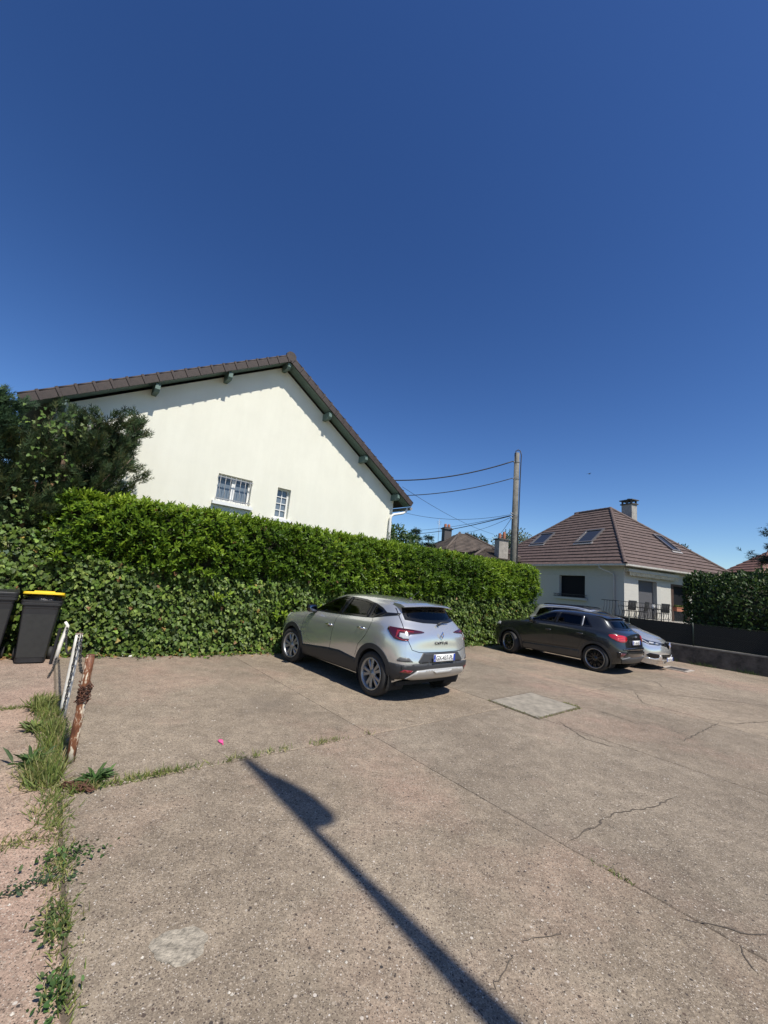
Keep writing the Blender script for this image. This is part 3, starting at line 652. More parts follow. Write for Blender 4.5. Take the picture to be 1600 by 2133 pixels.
# roof: eaves board, deck, stepped tile courses, hip and ridge tiles
m = MB(); m.box((L2/2, L1/2, ZE-.03), (L2+2*OV-.06, L1+2*OV-.06, .05)); obj('eaves_soffit', m, M_SMOOTHW, hh)
c0 = Vector((-OV, -OV, ZE)); rA = Vector((L2/2, L2/2, ZE+HR)); rB = Vector((L2/2, L1-L2/2, ZE+HR)); e1 = Vector((-OV, L1+OV, ZE)); e2 = Vector((L2+OV, -OV, ZE)); e3 = Vector((L2+OV, L1+OV, ZE))
m = MB(); d_ = Vector((0, 0, .03)); m.add([c0-d_, e1-d_, rB-d_, rA-d_, e2-d_, e3-d_], [(0, 3, 2, 1), (0, 4, 3), (4, 5, 2, 3), (5, 1, 2)]); hroof = obj('roof', m, M_TILE2, hh)
NC = 19
def course(a0, a1, b0, b1, k, nrm):
    """strip between course lines k and k+1 of the slope with eave a0-a1 and top b0-b1, lower edge lifted"""
    t0, t1 = k/NC, (k+1)/NC; lift = Vector(nrm)*.055
    p0, p1 = a0.lerp(b0, t0), a1.lerp(b1, t0); q0, q1 = a0.lerp(b0, t1), a1.lerp(b1, t1)
    m = MB(); n = max(2, int((p1-p0).length/.33)); lo = []; hi = []; dn = []
    for i in range(n+1):
        f = i/n; j = rnd.uniform(-.006, .006); a = p0.lerp(p1, f)+lift+Vector(nrm)*j; lo.append(a); dn.append(p0.lerp(p1, f)-Vector(nrm)*.02); hi.append(q0.lerp(q1, f)+Vector(nrm)*.004)
    vs = lo+hi+dn; w_ = n+1
    fs = [(i, i+1, w_+i+1, w_+i) for i in range(n)]+[(2*w_+i, 2*w_+i+1, i+1, i) for i in range(n)]
    m.add(vs, fs); obj('tile_course', m, M_TILE2, hroof)
il = 1/math.hypot(1, SH)
for k in range(NC):
    course(e1, c0, rB, rA, k, (-SH*il, 0, il)); course(c0, e2, rA, rA, k, (0, -SH*il, il))
def cap_row(a, b, r=.11, step=.40):
    n = int((b-a).length/step); d = (b-a).normalized(); M0 = d.to_track_quat('Z', 'Y').to_matrix().to_4x4(); me = None
    for i in range(n+1):
        if me is None: mm = MB(); mm.lathe([(r*1.06, 0), (r, .10), (r*.94, step+.05)], 10); mm.add([(0, 0, 0)], [])
        o = obj('hip_tile', mm if me is None else me, M_TILE2, hroof); me = o.data
        o.matrix_local = Matrix.Translation(a+d*i*step+Vector((0, 0, .02))) @ M0
cap_row(c0, rA); cap_row(e1, rB); cap_row(rA, rB); cap_row(e2, rA)
# gutters and downpipe
m = MB(); gp_ = [(-.03, .02), (-.03, -.07), (-.09, -.11), (-.15, -.07), (-.15, .02)]
m.prism(gp_, -OV-.13, L1+OV, lambda p, h: Vector((-OV+.02+p[0], h, ZE+p[1]))); obj('gutter', m, mat('zinc', (.50, .47, .42), .5, .2, noise=(8, .2)), hh)
m = MB(); m.prism(gp_, -OV-.13, L2+OV, lambda p, h: Vector((h, -OV+.02+p[0], ZE+p[1]))); obj('gutter', m, MATS['zinc'], hh)
m = MB(); m.tube([(-OV-.06, 1.2, ZE-.08), (-OV-.06, 1.2, ZE-.20), (-.10, .62, 3.50), (-.07, .60, 3.35), (-.07, .60, .2)], .05, 8); obj('downpipe', m, M_SMOOTHW, hh)
# left window with guard rail
t = holder('window', hh)
m = MB(); m.box((.20, 3.70, 2.72), (.03, 2.06, 1.42)); obj('roller_shutter', m, mat('dark_shutter', (.006, .007, .010), .8, spec=.2), t)
m = MB(); m.box((-.06, 3.74, 1.90), (.22, 2.5, .13)); obj('sill', m, M_SMOOTHW, t)
m = MB()
for z in (1.985, 2.16): m.box((-.14, 3.78, z), (.02, 2.6, .022))
for i in range(27): m.tube([(-.14, 2.5+i*.0985, 1.985), (-.14, 2.5+i*.0985, 2.16)], .007, 5)
for i in range(10): m.lathe([(.062, -.006), (.075, -.006), (.075, .006), (.062, .006)], 12, Matrix.Translation((-.14, 2.62+i*.255, 2.075)) @ Matrix.Rotation(R(90), 4, 'Y'), close=True)
for y in (2.5, 5.06): m.box((-.07, y, 2.16), (.15, .02, .02))
obj('guard_rail', m, M_IRON, t)
# front: shutter, door, awning, lamp
t = holder('window', hh); m = MB()
for i in range(36): m.box((1.885, .24, 1.15+i*.06), (1.49, .03, .052))
obj('roller_shutter', m, mat('grey_shutter', (.10, .10, .107), .6), t)
t = holder('door', hh); M_DW = mat('brown_wood', (.07, .040, .028), .6, noise=(9, .3))
m = MB()
for (a, b) in ((3.86, 4.12), (5.30, 5.52)): m.box(((a+b)/2, .05, 2.2), (b-a, .06, 2.16))
m.box((4.69, .05, 3.22), (1.7, .05, .12)); obj('door_frame', m, M_DW, t)
m = MB(); m.box((4.71, .22, 2.16), (1.18, .05, 2.06)); obj('door_leaf', m, mat('dark_door', (.008, .009, .012), .6, spec=.3), t)
t = holder('awning', hh)
m = MB(); m.box((2.1, -.15, 3.74), (4.15, .28, .16)); m.box((2.1, -.02, 3.76), (4.3, .03, .24)); obj('housing', m, M_SMOOTHW, t)
m = MB(); nx = 96; vs = []
for i in range(nx+1):
    x = .10+4.05*i/nx; yy = -.26+.016*math.sin(i*1.3); zb = 3.475-.035*abs(math.sin(i*math.pi/6)); vs += [(x, yy, 3.66), (x, yy, zb)]
m.add(vs, [(2*i, 2*i+1, 2*i+3, 2*i+2) for i in range(nx)], True); obj('valance', m, mat('awning_cloth', (.50, .43, .30), .9, noise=(4, .2)), t)
t = holder('wall_lamp', hh); m = MB(); m.tube([(4.98, 0, 3.66), (4.98, -.16, 3.70), (5.02, -.22, 3.62)], .018, 6); m.lathe([(.02, .16), (.13, .05), (.12, .03), (.02, .02)], 10, Matrix.Translation((5.05, -.24, 3.48))); obj('bracket', m, M_IRON, t)
m = MB(); m.lathe([(.05, 0), (.075, .12), (.07, .16)], 8, Matrix.Translation((5.05, -.24, 3.36))); obj('lamp_shade', m, mat('lamp_glass', (.55, .55, .55), .2), t)
# skylights
def skylight(face, pos, up0, wd_, ln, label=None, open_=0.):
    t = holder('skylight', hroof)
    if face == 'L': e = Vector((0, 1, 0)); s_ = Vector((1, 0, SH)).normalized(); n = Vector((-SH, 0, 1)).normalized(); o = c0+Vector((0, pos, 0))+Vector((1, 0, SH))*up0
    else: e = Vector((1, 0, 0)); s_ = Vector((0, 1, SH)).normalized(); n = Vector((0, -SH, 1)).normalized(); o = c0+Vector((pos, 0, 0))+Vector((0, 1, SH))*up0
    M = Matrix((e, s_, n)).transposed()
    def bx(mm, x0, x1, y0, y1, z0, z1):
        c = o+e*((x0+x1)/2)+s_*((y0+y1)/2)+n*((z0+z1)/2); mm.box(c, (x1-x0, y1-y0, z1-z0), M)
    m = MB(); 
    for (a, b, c, d) in ((-wd_/2, -wd_/2+.09, 0, ln), (wd_/2-.09, wd_/2, 0, ln), (-wd_/2+.09, wd_/2-.09, 0, .09), (-wd_/2+.09, wd_/2-.09, ln-.12, ln)): bx(m, a, b, c, d, .0, .15)
    obj('frame', m, mat('skylight_frame', (.16, .15, .15), .45, .4), t)
    m = MB(); bx(m, -wd_/2-.08, wd_/2+.08, -.16, 0, .03, .075); obj('flashing', m, mat('zinc_flashing', (.42, .40, .38), .45, .5), t)
    m = MB(); bx(m, -wd_/2+.09, wd_/2-.09, .09, ln-.12, .06, .10); obj('pane', m, mat('skylight_pane', (.03, .033, .04), .16, 0, .6), t)
skylight('L', 9.05, 2.0, 1.5, 1.5); skylight('L', 4.5, 1.82, 1.42, 1.55); skylight('R', 6.75, 1.68, .80, 1.75)
# chimney
t = holder('chimney', hroof); m = MB(); cx_, cy_ = 7.1, 5.1; m.box((cx_, cy_, 7.7), (.55, .85, 3.2)); obj('stack', m, mat('chimney_render', (.33, .31, .28), .9, noise=(5, .2)), t)
m = MB(); m.box((cx_, cy_, 9.34), (.70, 1.0, .08)); 
for dx in (-.23, .23):
    for dy in (-.37, 0, .37): m.box((cx_+dx, cy_+dy, 9.49), (.10, .10, .24))
m.box((cx_, cy_, 9.64), (.76, 1.08, .07)); m.lathe([(.12, 0), (.14, .12)], 10, Matrix.Translation((cx_, cy_, 9.67))); obj('cap', m, mat('dark_slab', (.075, .07, .068), .85), t)
# terrace
TZ = 1.10
m = MB(); m.box((1.2, -.55, TZ/2), (6.0, 1.1, TZ)); obj('terrace', m, mat('terrace_wall', (.34, .31, .28), .92, noise=(3, .3)), hh)
rail = holder('railing', hh); m = MB(); X0, X1, YR = -1.72, 4.1, -1.02
for z in (TZ+.12, 1.98): m.box(((X0+X1)/2, YR, z), (X1-X0, .03, .03))
for z in (TZ+.12, 1.98): m.box((X0, YR/2, z), (.03, -YR, .03))
obj('rails', m, M_IRON, rail)
nb = 34; bar = MB(); bar.tube([(0, 0, TZ+.12), (0, -.05, TZ+.24), (0, -.07, TZ+.36), (0, -.02, TZ+.52), (0, 0, TZ+.62), (0, 0, 1.98)], .011, 5); bme = None
for i in range(nb):
    o = obj('baluster', bar if bme is None else bme, M_IRON, rail); bme = o.data; o.location = (X0+(X1-X0)*i/(nb-1), YR, 0)
for i in range(5): o = obj('baluster', bme, M_IRON, rail); o.location = (X0, YR*(1-(i+1)/6), 0); o.rotation_euler = (0, 0, -math.pi/2)
sc_ = MB()
for i in range(0, nb-2, 3):
    x = X0+(X1-X0)*(i+1)/(nb-1)
    for s in (-1, 1): sc_.tube([(x+s*.15, YR, TZ+.60), (x+s*.12, YR, TZ+.68), (x+s*.05, YR, TZ+.66), (x, YR, TZ+.74)], .008, 4)
obj('scrolls', sc_, M_IRON, rail)
def hpos(x, y, z): return HC+hb*x+ha*y+Vector((0, 0, z))
def chair(x, y, rz, label, col):
    c = thing('garden_chair', label, 'chair', hpos(x, y, TZ), HA+rz, 'chairs on the terrace'); M = col
    m = MB(); m.rbox((0, 0, .42), (.46, .46, .04), .015); obj('seat', m, M, c)
    m = MB(); m.rbox((0, .24, .72), (.48, .035, .52), .015, Matrix.Rotation(R(-10), 3, 'X')); obj('backrest', m, M, c)
    for sx in (-.2, .2):
        for sy in (-.2, .2): m = MB(); m.tube([(sx, sy, 0), (sx, sy, .42)], .016, 6); obj('leg', m, M, c)
        m = MB(); m.box((sx*1.15, 0, .64), (.04, .46, .03)); obj('armrest', m, M, c)
BL = mat('black_resin', (.02, .02, .022), .5)
chair(-.35, -.55, 2.9, 'black garden chair at the left end of the terrace railing', BL); chair(.7, -.5, 3.4, 'black garden chair behind the middle of the terrace railing', BL); chair(2.35, -.5, 2.8, 'black garden chair near the terracotta planter', BL)
t = thing('garden_table', 'low dark garden table between terrace chairs', 'table', hpos(1.5, -.55, TZ), HA); m = MB(); m.rbox((0, 0, .62), (.7, .6, .04), .015); obj('table_top', m, BL, t)
for sx in (-.3, .3):
    for sy in (-.25, .25): m = MB(); m.tube([(sx, sy, 0), (sx, sy, .6)], .018, 6); obj('leg', m, BL, t)
t = thing('white_jug', 'white jug standing on the terrace table', 'jug', hpos(1.45, -.6, TZ+.64), 0); m = MB(); m.lathe([(0, 0), (.07, 0), (.08, .12), (.06, .22), (.065, .26), (.05, .26)], 12); obj('jug_body', m, M_WHITE, t)
m = MB(); m.tube([(.07, 0, .08), (.13, 0, .12), (.12, 0, .20), (.06, 0, .22)], .01, 6); obj('handle', m, M_WHITE, t)
pl = thing('planter_box', 'terracotta planter box hanging on the terrace railing', 'planter', hpos(2.75, -1.12, 1.72), HA); m = MB(); m.box((0, 0, .10), (.56, .2, .20), None, (1.08, 1.15)); m.box((0, 0, .205), (.64, .26, .03)); obj('trough', m, mat('terracotta', (.42, .16, .09), .8, noise=(9, .15)), pl)
n = 260; P = np.stack([nrs.uniform(-.27, .27, n), nrs.uniform(-.09, .09, n), nrs.uniform(.2, .30, n)], 1); tag(obj('plant', leaf_mesh('plant', OVAL_T, P, norm(runit(n)*.7+UPN*.5), runit(n), .07, .05, rcol(n, [(.07, .10, .025), (.10, .13, .03)])), M_TREELEAF, pl), kind='stuff')

# ------------------------------------------------------------------ cars
def body_cage(rows, rz1=.028, rz0=.040, ry=.34):
    """rows: 9 waterlines of 13 points from front centre round the left side to rear centre; closes with a roof grid"""
    V = []; idx = {}
    def vid(p):
        k = (round(p[0], 5), round(p[1], 5), round(p[2], 5))
        if k not in idx: idx[k] = len(V); V.append(k)
        return idx[k]
    F = []
    def addq(q):
        F.append([vid(p) for p in q]); F.append([vid((p[0], -p[1], p[2])) for p in q][::-1])
    for a, b in zip(rows[:-1], rows[1:]):
        for i in range(12): addq([a[i], b[i], b[i+1], a[i+1]])
    top = rows[-1]; g = [[top[0], top[1], top[2]]]
    for i in range(3, 10):
        s = top[i]; g.append([(s[0], 0., s[2]+rz0), (s[0], ry, s[2]+rz1), s])
    g.append([top[12], top[11], top[10]])
    for i in range(len(g)-1):
        for k in range(2): addq([g[i][k], g[i+1][k], g[i+1][k+1], g[i][k+1]])
    return V, F
def mkrow(f, fy, fz, sx, sy, sz, r, ry, rz):
    T = lambda a, n: list(a) if hasattr(a, '__len__') else [a]*n
    fz, sz, rz, sy = T(fz, 3), T(sz, 7), T(rz, 3), T(sy, 7)
    return [(f[i], fy[i], fz[i]) for i in range(3)]+[(sx[i], sy[i], sz[i]) for i in range(7)]+[(r[i], ry[i], rz[i]) for i in range(3)]
def chaikin(p, n=2):
    for _ in range(n):
        q = []
        for i in range(len(p)):
            a, b = Vector(p[i]), Vector(p[(i+1) % len(p)]); q += [a.lerp(b, .25), a.lerp(b, .75)]
        p = q
    return p
class Car:
    def __init__(s, root, rows, paint, level=4, **kw):
        s.root = root; V, F = body_cage(rows, **kw)
        me = bpy.data.meshes.new('cage'); me.from_pydata(V, [], F); me.update()
        bm = bmesh.new(); bm.from_mesh(me); bmesh.ops.recalc_face_normals(bm, faces=bm.faces[:]); 
        top = max(bm.faces, key=lambda f: f.calc_center_median().z)
        if top.normal.z < 0: bmesh.ops.reverse_faces(bm, faces=bm.faces[:])
        bm.to_mesh(me); bm.free()
        o = bpy.data.objects.new('cage', me); COL.objects.link(o); md = o.modifiers.new('s', 'SUBSURF'); md.levels = level; md.render_levels = level
        bpy.context.view_layer.update(); dg = bpy.context.evaluated_depsgraph_get(); s.me = bpy.data.meshes.new_from_object(o.evaluated_get(dg)); s.me.name = 'body'
        bpy.data.objects.remove(o); bpy.data.meshes.remove(me)
        s.vs = [v.co.copy() for v in s.me.vertices]; s.bvh = BVHTree.FromPolygons(s.vs, [tuple(p.vertices) for p in s.me.polygons]); s.paint = paint
    def hit(s, p, d):
        h = s.bvh.ray_cast(Vector(p)-d*4, d)
        if h[0] is None:
            q = s.bvh.find_nearest(Vector(p)); return q[0], q[1]
        n = h[1]
        return h[0], (n if n.dot(d) < 0 else -n)
    def carve(s, tests):
        """drop body faces whose centre passes any test"""
        bm = bmesh.new(); bm.from_mesh(s.me); kill = [f for f in bm.faces if any(t(f.calc_center_median(), f.normal) for t in tests)]
        bmesh.ops.delete(bm, geom=kill, context='FACES'); bm.to_mesh(s.me); bm.free()
    def finish(s): 
        s.me.polygons.foreach_set('use_smooth', [True]*len(s.me.polygons)); return obj('body', s.me, s.paint, s.root)
    def patch(s, name, pts, d, m, off=.004, res=.04, skirt=.014, parent=None, mirror=False, smooth=0, thick_n=None):
        d = Vector(d).normalized(); P = [Vector(p) for p in pts]
        if smooth: P = chaikin(P, smooth)
        e1 = d.orthogonal().normalized(); e2 = d.cross(e1)
        o2 = P[0]; to2 = lambda p: Vector(((p-o2).dot(e1), (p-o2).dot(e2)))
        q = [to2(p) for p in P]; dq = []
        for i in range(len(q)):
            a, b = q[i], q[(i+1) % len(q)]; n = max(1, int((b-a).length/res))
            for k in range(n): dq.append(a.lerp(b, k/n))
        nb = len(dq); xs = [p.x for p in dq]; ys = [p.y for p in dq]
        def inside(x, y):
            c = False; j = nb-1
            for i in range(nb):
                if (dq[i].y > y) != (dq[j].y > y) and x < (dq[j].x-dq[i].x)*(y-dq[i].y)/(dq[j].y-dq[i].y)+dq[i].x: c = not c
                j = i
            return c
        pts2 = list(dq); x = min(xs)+res/2
        while x < max(xs):
            y = min(ys)+res/2
            while y < max(ys):
                if inside(x, y) and min((p.x-x)**2+(p.y-y)**2 for p in dq) > (res*.45)**2: pts2.append(Vector((x, y)))
                y += res
            x += res
        v2, e_, f2, *_ = geometry.delaunay_2d_cdt(pts2, [(i, (i+1) % nb) for i in range(nb)], [], 1, 1e-6)
        # orientation of the boundary in the output
        vs = []; nn = []
        for p in v2:
            loc, n = s.hit(o2+e1*p.x+e2*p.y, d); vs.append(loc+n*off); nn.append(n)
        mb = MB(); fs = []
        for f in f2:
            a, b, c = [vs[i] for i in f[:3]]; nrm = (b-a).cross(c-a)
            fs.append(tuple(f) if nrm.dot(d) < 0 else tuple(f)[::-1])
        cnt = {}
        for f in fs:
            for i in range(len(f)): k = (f[i], f[(i+1) % len(f)]); cnt[k] = cnt.get(k, 0)+1
        bd = [k for k in cnt if (k[1], k[0]) not in cnt]; n0 = len(vs); low = {}
        for a, b in bd:
            for i in (a, b):
                if i not in low: low[i] = len(vs); vs.append(vs[i]-nn[i]*(off+skirt))
        sk = [(b, a, low[a], low[b]) for a, b in bd]
        mb.add(vs, fs, True); base = 0; mb.f += sk; mb.sm += [False]*len(sk)
        out = [obj(name, mb, m, parent or s.root)]
        if mirror:
            m2 = MB(); m2.v = [(v[0], -v[1], v[2]) for v in mb.v]; m2.f = [f[::-1] for f in mb.f]; m2.sm = mb.sm[:]; out.append(obj(name, m2, m, parent or s.root))
        return out
    def band(s, name, outer, inner, d, m, off=.005, mirror=False, closed=True, parent=None, skirt=.012, res=.03):
        """strip between two 3-D outlines with the same number of points, laid on the body"""
        d = Vector(d).normalized(); A, B = [], []
        n = len(outer)
        for i in range(n if closed else n-1):
            a, b, c, e = Vector(outer[i]), Vector(outer[(i+1) % n]), Vector(inner[i]), Vector(inner[(i+1) % n]); k = max(1, int((b-a).length/res))
            for j in range(k): A.append(a.lerp(b, j/k)); B.append(c.lerp(e, j/k))
        if not closed: A.append(Vector(outer[-1])); B.append(Vector(inner[-1]))
        L = []
        for p, q in zip(A, B):
            (l1, n1), (l2, n2) = s.hit(p, d), s.hit(q, d); L.append((l1-n1*skirt, l1+n1*off, l2+n2*off, l2-n2*skirt))
        vs = [v for t in L for v in t]; k = len(L); fs = []
        for i in range(k if closed else k-1):
            j = (i+1) % k
            for c in range(3): fs.append((4*i+c, 4*j+c, 4*j+c+1, 4*i+c+1))
        a, b, c = Vector(vs[1]), Vector(vs[5]), Vector(vs[2])
        if (b-a).cross(c-a).dot(d) > 0: fs = [f[::-1] for f in fs]
        mb = MB(); mb.add(vs, fs, False); out = [obj(name, mb, m, parent or s.root)]
        if mirror:
            m2 = MB(); m2.v = [(v[0], -v[1], v[2]) for v in mb.v]; m2.f = [f[::-1] for f in mb.f]; m2.sm = mb.sm[:]; out.append(obj(name, m2, m, parent or s.root))
        return out
    def line(s, name, pts, d, m, w=.007, off=.0015, mirror=False, parent=None):
        P = [Vector(p) for p in pts]; d = Vector(d).normalized(); A, B = [], []
        for i, p in enumerate(P):
            t = (P[min(i+1, len(P)-1)]-P[max(i-1, 0)]).normalized(); n = t.cross(d).normalized()*w/2; A.append(p+n); B.append(p-n)
        return s.band(name, A, B, d, m, off, mirror, False, parent, .003)
def pin(poly, x, y):
    c = False; j = len(poly)-1
    for i in range(len(poly)):
        if (poly[i][1] > y) != (poly[j][1] > y) and x < (poly[j][0]-poly[i][0])*(y-poly[i][1])/(poly[j][1]-poly[i][1])+poly[i][0]: c = not c
        j = i
    return c
def inset2(poly, k):
    """shrink a 2-D outline by k"""
    ar = sum(poly[i][0]*poly[(i+1) % len(poly)][1]-poly[(i+1) % len(poly)][0]*poly[i][1] for i in range(len(poly))); sg = 1 if ar > 0 else -1; out = []
    n = len(poly)
    for i in range(n):
        a, b, c = Vector(poly[i-1]), Vector(poly[i]), Vector(poly[(i+1) % n]); d1 = (b-a).normalized(); d2 = (c-b).normalized()
        n1 = Vector((-d1.y, d1.x))*sg; n2 = Vector((-d2.y, d2.x))*sg; bis = (n1+n2)
        bis = bis/max(.35, bis.length_squared)*2 if bis.length > 1e-6 else n1
        out.append(tuple(b+bis*k*1.0))
    return out
def wheel(par, x, y, r, rr, side, style, steer=0., wid=.215):
    """tyre and rim about the local Y axis; side=+1 left"""
    h = holder('wheel', par, (x, y, r), (0, 0, steer)); M = Matrix.Rotation(R(-90)*side, 4, 'X')      # local +Z points outwards
    t = MB(); w2 = wid/2
    prof = [(rr, -w2+.01), (rr+.02, -w2), (r-.04, -w2-.002), (r-.012, -w2+.018), (r-.002, -w2*.55), (r, 0), (r-.002, w2*.55), (r-.012, w2-.018), (r-.04, w2+.002), (rr+.03, w2+.004), (rr+.004, w2-.004), (rr-.006, w2-.03)]
    t.lathe(prof, 56, M)
    for k in range(-1, 2): pass
    obj('tyre', t, M_RUBBER, h)
    tr = MB()
    for zc in (-.055, -.02, .02, .055): tr.lathe([(r+.0005, zc-.004), (r+.0015, zc), (r+.0005, zc+.004)], 40, M)
    RM = style['mat']; rim = MB()
    rim.lathe([(rr+.008, w2-.012), (rr+.006, w2+.002), (rr-.012, w2-.001), (rr-.022, w2-.022), (rr-.03, w2-.07), (rr-.035, -w2+.02)], 56, M)
    obj('rim', rim, style.get('lip', RM), h)
    sp = MB(); n = style['n']; z0 = w2-.018
    for k in range(n):
        for dq in style['pair']:
            a = 2*math.pi*k/n+dq[0]; a1 = 2*math.pi*k/n+dq[1]; wq = style['w']
            c0_, c1_ = Vector((.045*math.cos(a), .045*math.sin(a))), Vector(((rr-.012)*math.cos(a1), (rr-.012)*math.sin(a1))); dd = (c1_-c0_).normalized(); nn = Vector((-dd.y, dd.x))
            q = []
            for f, ww, z in ((0, wq*.75, z0-.012), (.5, wq*.85, z0-.004), (1, wq*1.15, z0-.012)):
                c = c0_.lerp(c1_, f); q.append([(c+nn*ww/2, z-.012), (c+nn*ww*.32, z), (c-nn*ww*.32, z), (c-nn*ww/2, z-.012), (c-nn*ww/2, z-.03), (c+nn*ww/2, z-.03)])
            vs = [M @ Vector((p.x, p.y, z)) for ring in q for (p, z) in ring]
            sp.add(vs, [(i*6+j, i*6+(j+1) % 6, (i+1)*6+(j+1) % 6, (i+1)*6+j) for i in range(2) for j in range(6)])
    sp.lathe([(0, z0-.002), (.035, z0-.003), (.042, z0-.008), (.075, z0-.014), (.080, z0-.03)], 28, M)
    obj('spokes', sp, RM, h)
    cp = MB(); cp.lathe([(0, z0+.004), (.026, z0+.003), (.030, z0-.004)], 20, M); obj('hub_cap', cp, style.get('cap', M_CHROME), h)
    bd = MB(); bd.lathe([(0, z0-.075), (rr-.028, z0-.08)], 40, M); obj('brake_backing', bd, mat('wheel_dark', (.012, .012, .012), .7), h)
    return h
def liner(par, x, z, ra, y0, y1):
    m = MB(); n = 24; vs = []
    for i in range(n+1):
        a = R(-30)+R(240)*i/n
        for y in (y0, y1): vs.append((x+ra*math.cos(a), y, z+ra*math.sin(a)))
    fs = [(2*i, 2*i+1, 2*i+3, 2*i+2) for i in range(n)]; m.add(vs, fs)
    m.add([(x, y0, z)]+[(x+ra*math.cos(R(-30)+R(240)*i/n), y0, z+ra*math.sin(R(-30)+R(240)*i/n)) for i in range(n+1)], [(0, i+1, i+2) for i in range(n)])
    obj('wheel_arch_liner', m, mat('liner', (.010, .010, .010), .95), par)
def arc(x, z, r, a0, a1, n=28): return [(x+r*math.cos(R(a0+(a1-a0)*i/n)), 0.9, z+r*math.sin(R(a0+(a1-a0)*i/n))) for i in range(n+1)]
def text_mesh(txt, size, ext=.001, bold=0.):
    cu = bpy.data.curves.new('lettering', 'FONT'); cu.body = txt; cu.size = size; cu.extrude = ext; cu.align_x = 'CENTER'; cu.align_y = 'CENTER'; cu.offset = bold; cu.resolution_u = 3
    o = bpy.data.objects.new('t', cu); me = bpy.data.meshes.new_from_object(o); bpy.data.objects.remove(o); return me
def license_plate(par, loc, rot, txt, w=.52, h=.11):
    p = holder('license_plate', par, loc, rot); m = MB(); m.rbox((0, 0, 0), (w, h, .008), .003, seg=1); obj('plate', m, mat('plate_white', (.78, .78, .76), .35), p)
    m = MB()
    for s in (-1, 1): m.box((s*(w/2-.022), 0, .0048), (.042, h-.006, .002))
    obj('blue_band', m, mat('plate_blue', (.012, .045, .32), .4), p)
    if txt:
        me = text_mesh(txt, h*.86, .0006, .0012); t = obj('lettering', me, mat('plate_black', (.01, .01, .01), .5), p); t.location = (0, -.003, .0052)
        d = max(v.co.x for v in me.vertices)-min(v.co.x for v in me.vertices); t.scale = (min(1.0, (w-.105)/d), 1, 1)
        s = text_mesh('F', h*.3, .0005, .0006); o = obj('country_letter', s, mat('plate_letter_white', (.8, .8, .8), .5), p); o.location = (-(w/2-.022), -h*.26, .0062)
    return p
REAR = Matrix(((0, 0, -1), (-1, 0, 0), (0, 1, 0))).to_euler()          # local X -> -Y, local Y -> Z, local Z -> -X
FRONT = Matrix(((0, 0, 1), (1, 0, 0), (0, 1, 0))).to_euler()
def seat(par, x, y, w_=.5):
    s = holder('seat', par, (x, y, 0)); m = MB(); m.rbox((.0, 0, .52), (.50, w_, .16), .06); m.rbox((-.26, 0, .84), (.14, w_, .62), .06, Matrix.Rotation(R(-14), 3, 'Y')); m.rbox((-.36, 0, 1.22), (.09, .26, .18), .04, Matrix.Rotation(R(-10), 3, 'Y')); m.tube([(-.34, .06, 1.1), (-.35, .06, 1.18)], .008, 6); obj('cushion', m, M_INTERIOR, s)
def interior(c, bench_x, front_x, dash_x, wheel_y=.36, floor=(-1.75, 1.3), yw=.72):
    seat(c.root, front_x, .36); seat(c.root, front_x, -.36); 
    s = holder('rear_bench', c.root); m = MB(); m.rbox((bench_x, 0, .55), (.5, 1.3, .16), .05); m.rbox((bench_x-.3, 0, .86), (.14, 1.3, .58), .05, Matrix.Rotation(R(-14), 3, 'Y'))
    for y in (-.36, .36): m.rbox((bench_x-.4, y, 1.2), (.08, .24, .14), .035)
    obj('cushion', m, M_INTERIOR, s)
    m = MB(); m.rbox((dash_x, 0, .92), (.42, 2*yw-.1, .30), .09); obj('dashboard', m, M_INTERIOR, c.root)
    m = MB(); m.lathe([(.17+.014*math.cos(a), .014*math.sin(a)) for a in [k*2*math.pi/8 for k in range(8)]], 28, Matrix.Translation((dash_x-.33, wheel_y, .98)) @ Matrix.Rotation(R(-65), 4, 'Y'), close=True); m.tube([(dash_x-.33, wheel_y, .98), (dash_x-.1, wheel_y, .9)], .03, 8); obj('steering_wheel', m, M_INTERIOR, c.root)
    m = MB(); m.box(((floor[0]+floor[1])/2, 0, .27), (floor[1]-floor[0], 2*yw, .06)); obj('floor_pan', m, mat('underbody', (.012, .012, .012), .9), c.root)
def door_mirror(c, x, y, z, capm, s=1):
    for sg in (1, -1):
        h = holder('door_mirror', c.root); m = MB(); m.rbox((x, sg*(y+.11), z), (.13, .22, .15), .055, Matrix.Rotation(R(8*sg), 3, 'Z')); m.rbox((x+.03, sg*(y+.015), z-.06), (.10, .10, .05), .02); obj('shell', m, capm, h)
        m = MB(); m.rbox((x-.068, sg*(y+.115), z), (.008, .17, .11), .003, Matrix.Rotation(R(8*sg), 3, 'Z'), 1); obj('mirror_glass', m, mat('mirror', (.22, .23, .24), .03, 1), h)
def handle(c, x, z, m, d=.022, L=.20):
    for sg in (1, -1):
        loc, n = c.hit((x, sg*.9, z), Vector((0, -sg, 0))); mb = MB(); y = loc.y+sg*d
        mb.tube([(x-L/2, loc.y-sg*.01, z-.004), (x-L/2+.02, y, z), (x, y+sg*.006, z+.003), (x+L/2-.02, y, z), (x+L/2, loc.y-sg*.01, z-.004)], [.012, .016, .017, .016, .012], 8); obj('door_handle', mb, m, c.root)
        mb = MB(); mb.lathe([(0, .004), (.05, .003), (.06, -.002)], 16, Matrix.Translation((x, loc.y, z-.012)) @ Matrix.Rotation(R(-90*sg), 4, 'X') @ Matrix.Diagonal((1.4, .55, 1, 1))); obj('handle_cup', mb, M_TRIM, c.root)
SIDE, BACK = (0, -1, 0), (1, 0, 0)
def dark(n, col, r=.35, **k): return mat(n, col, r, **k)
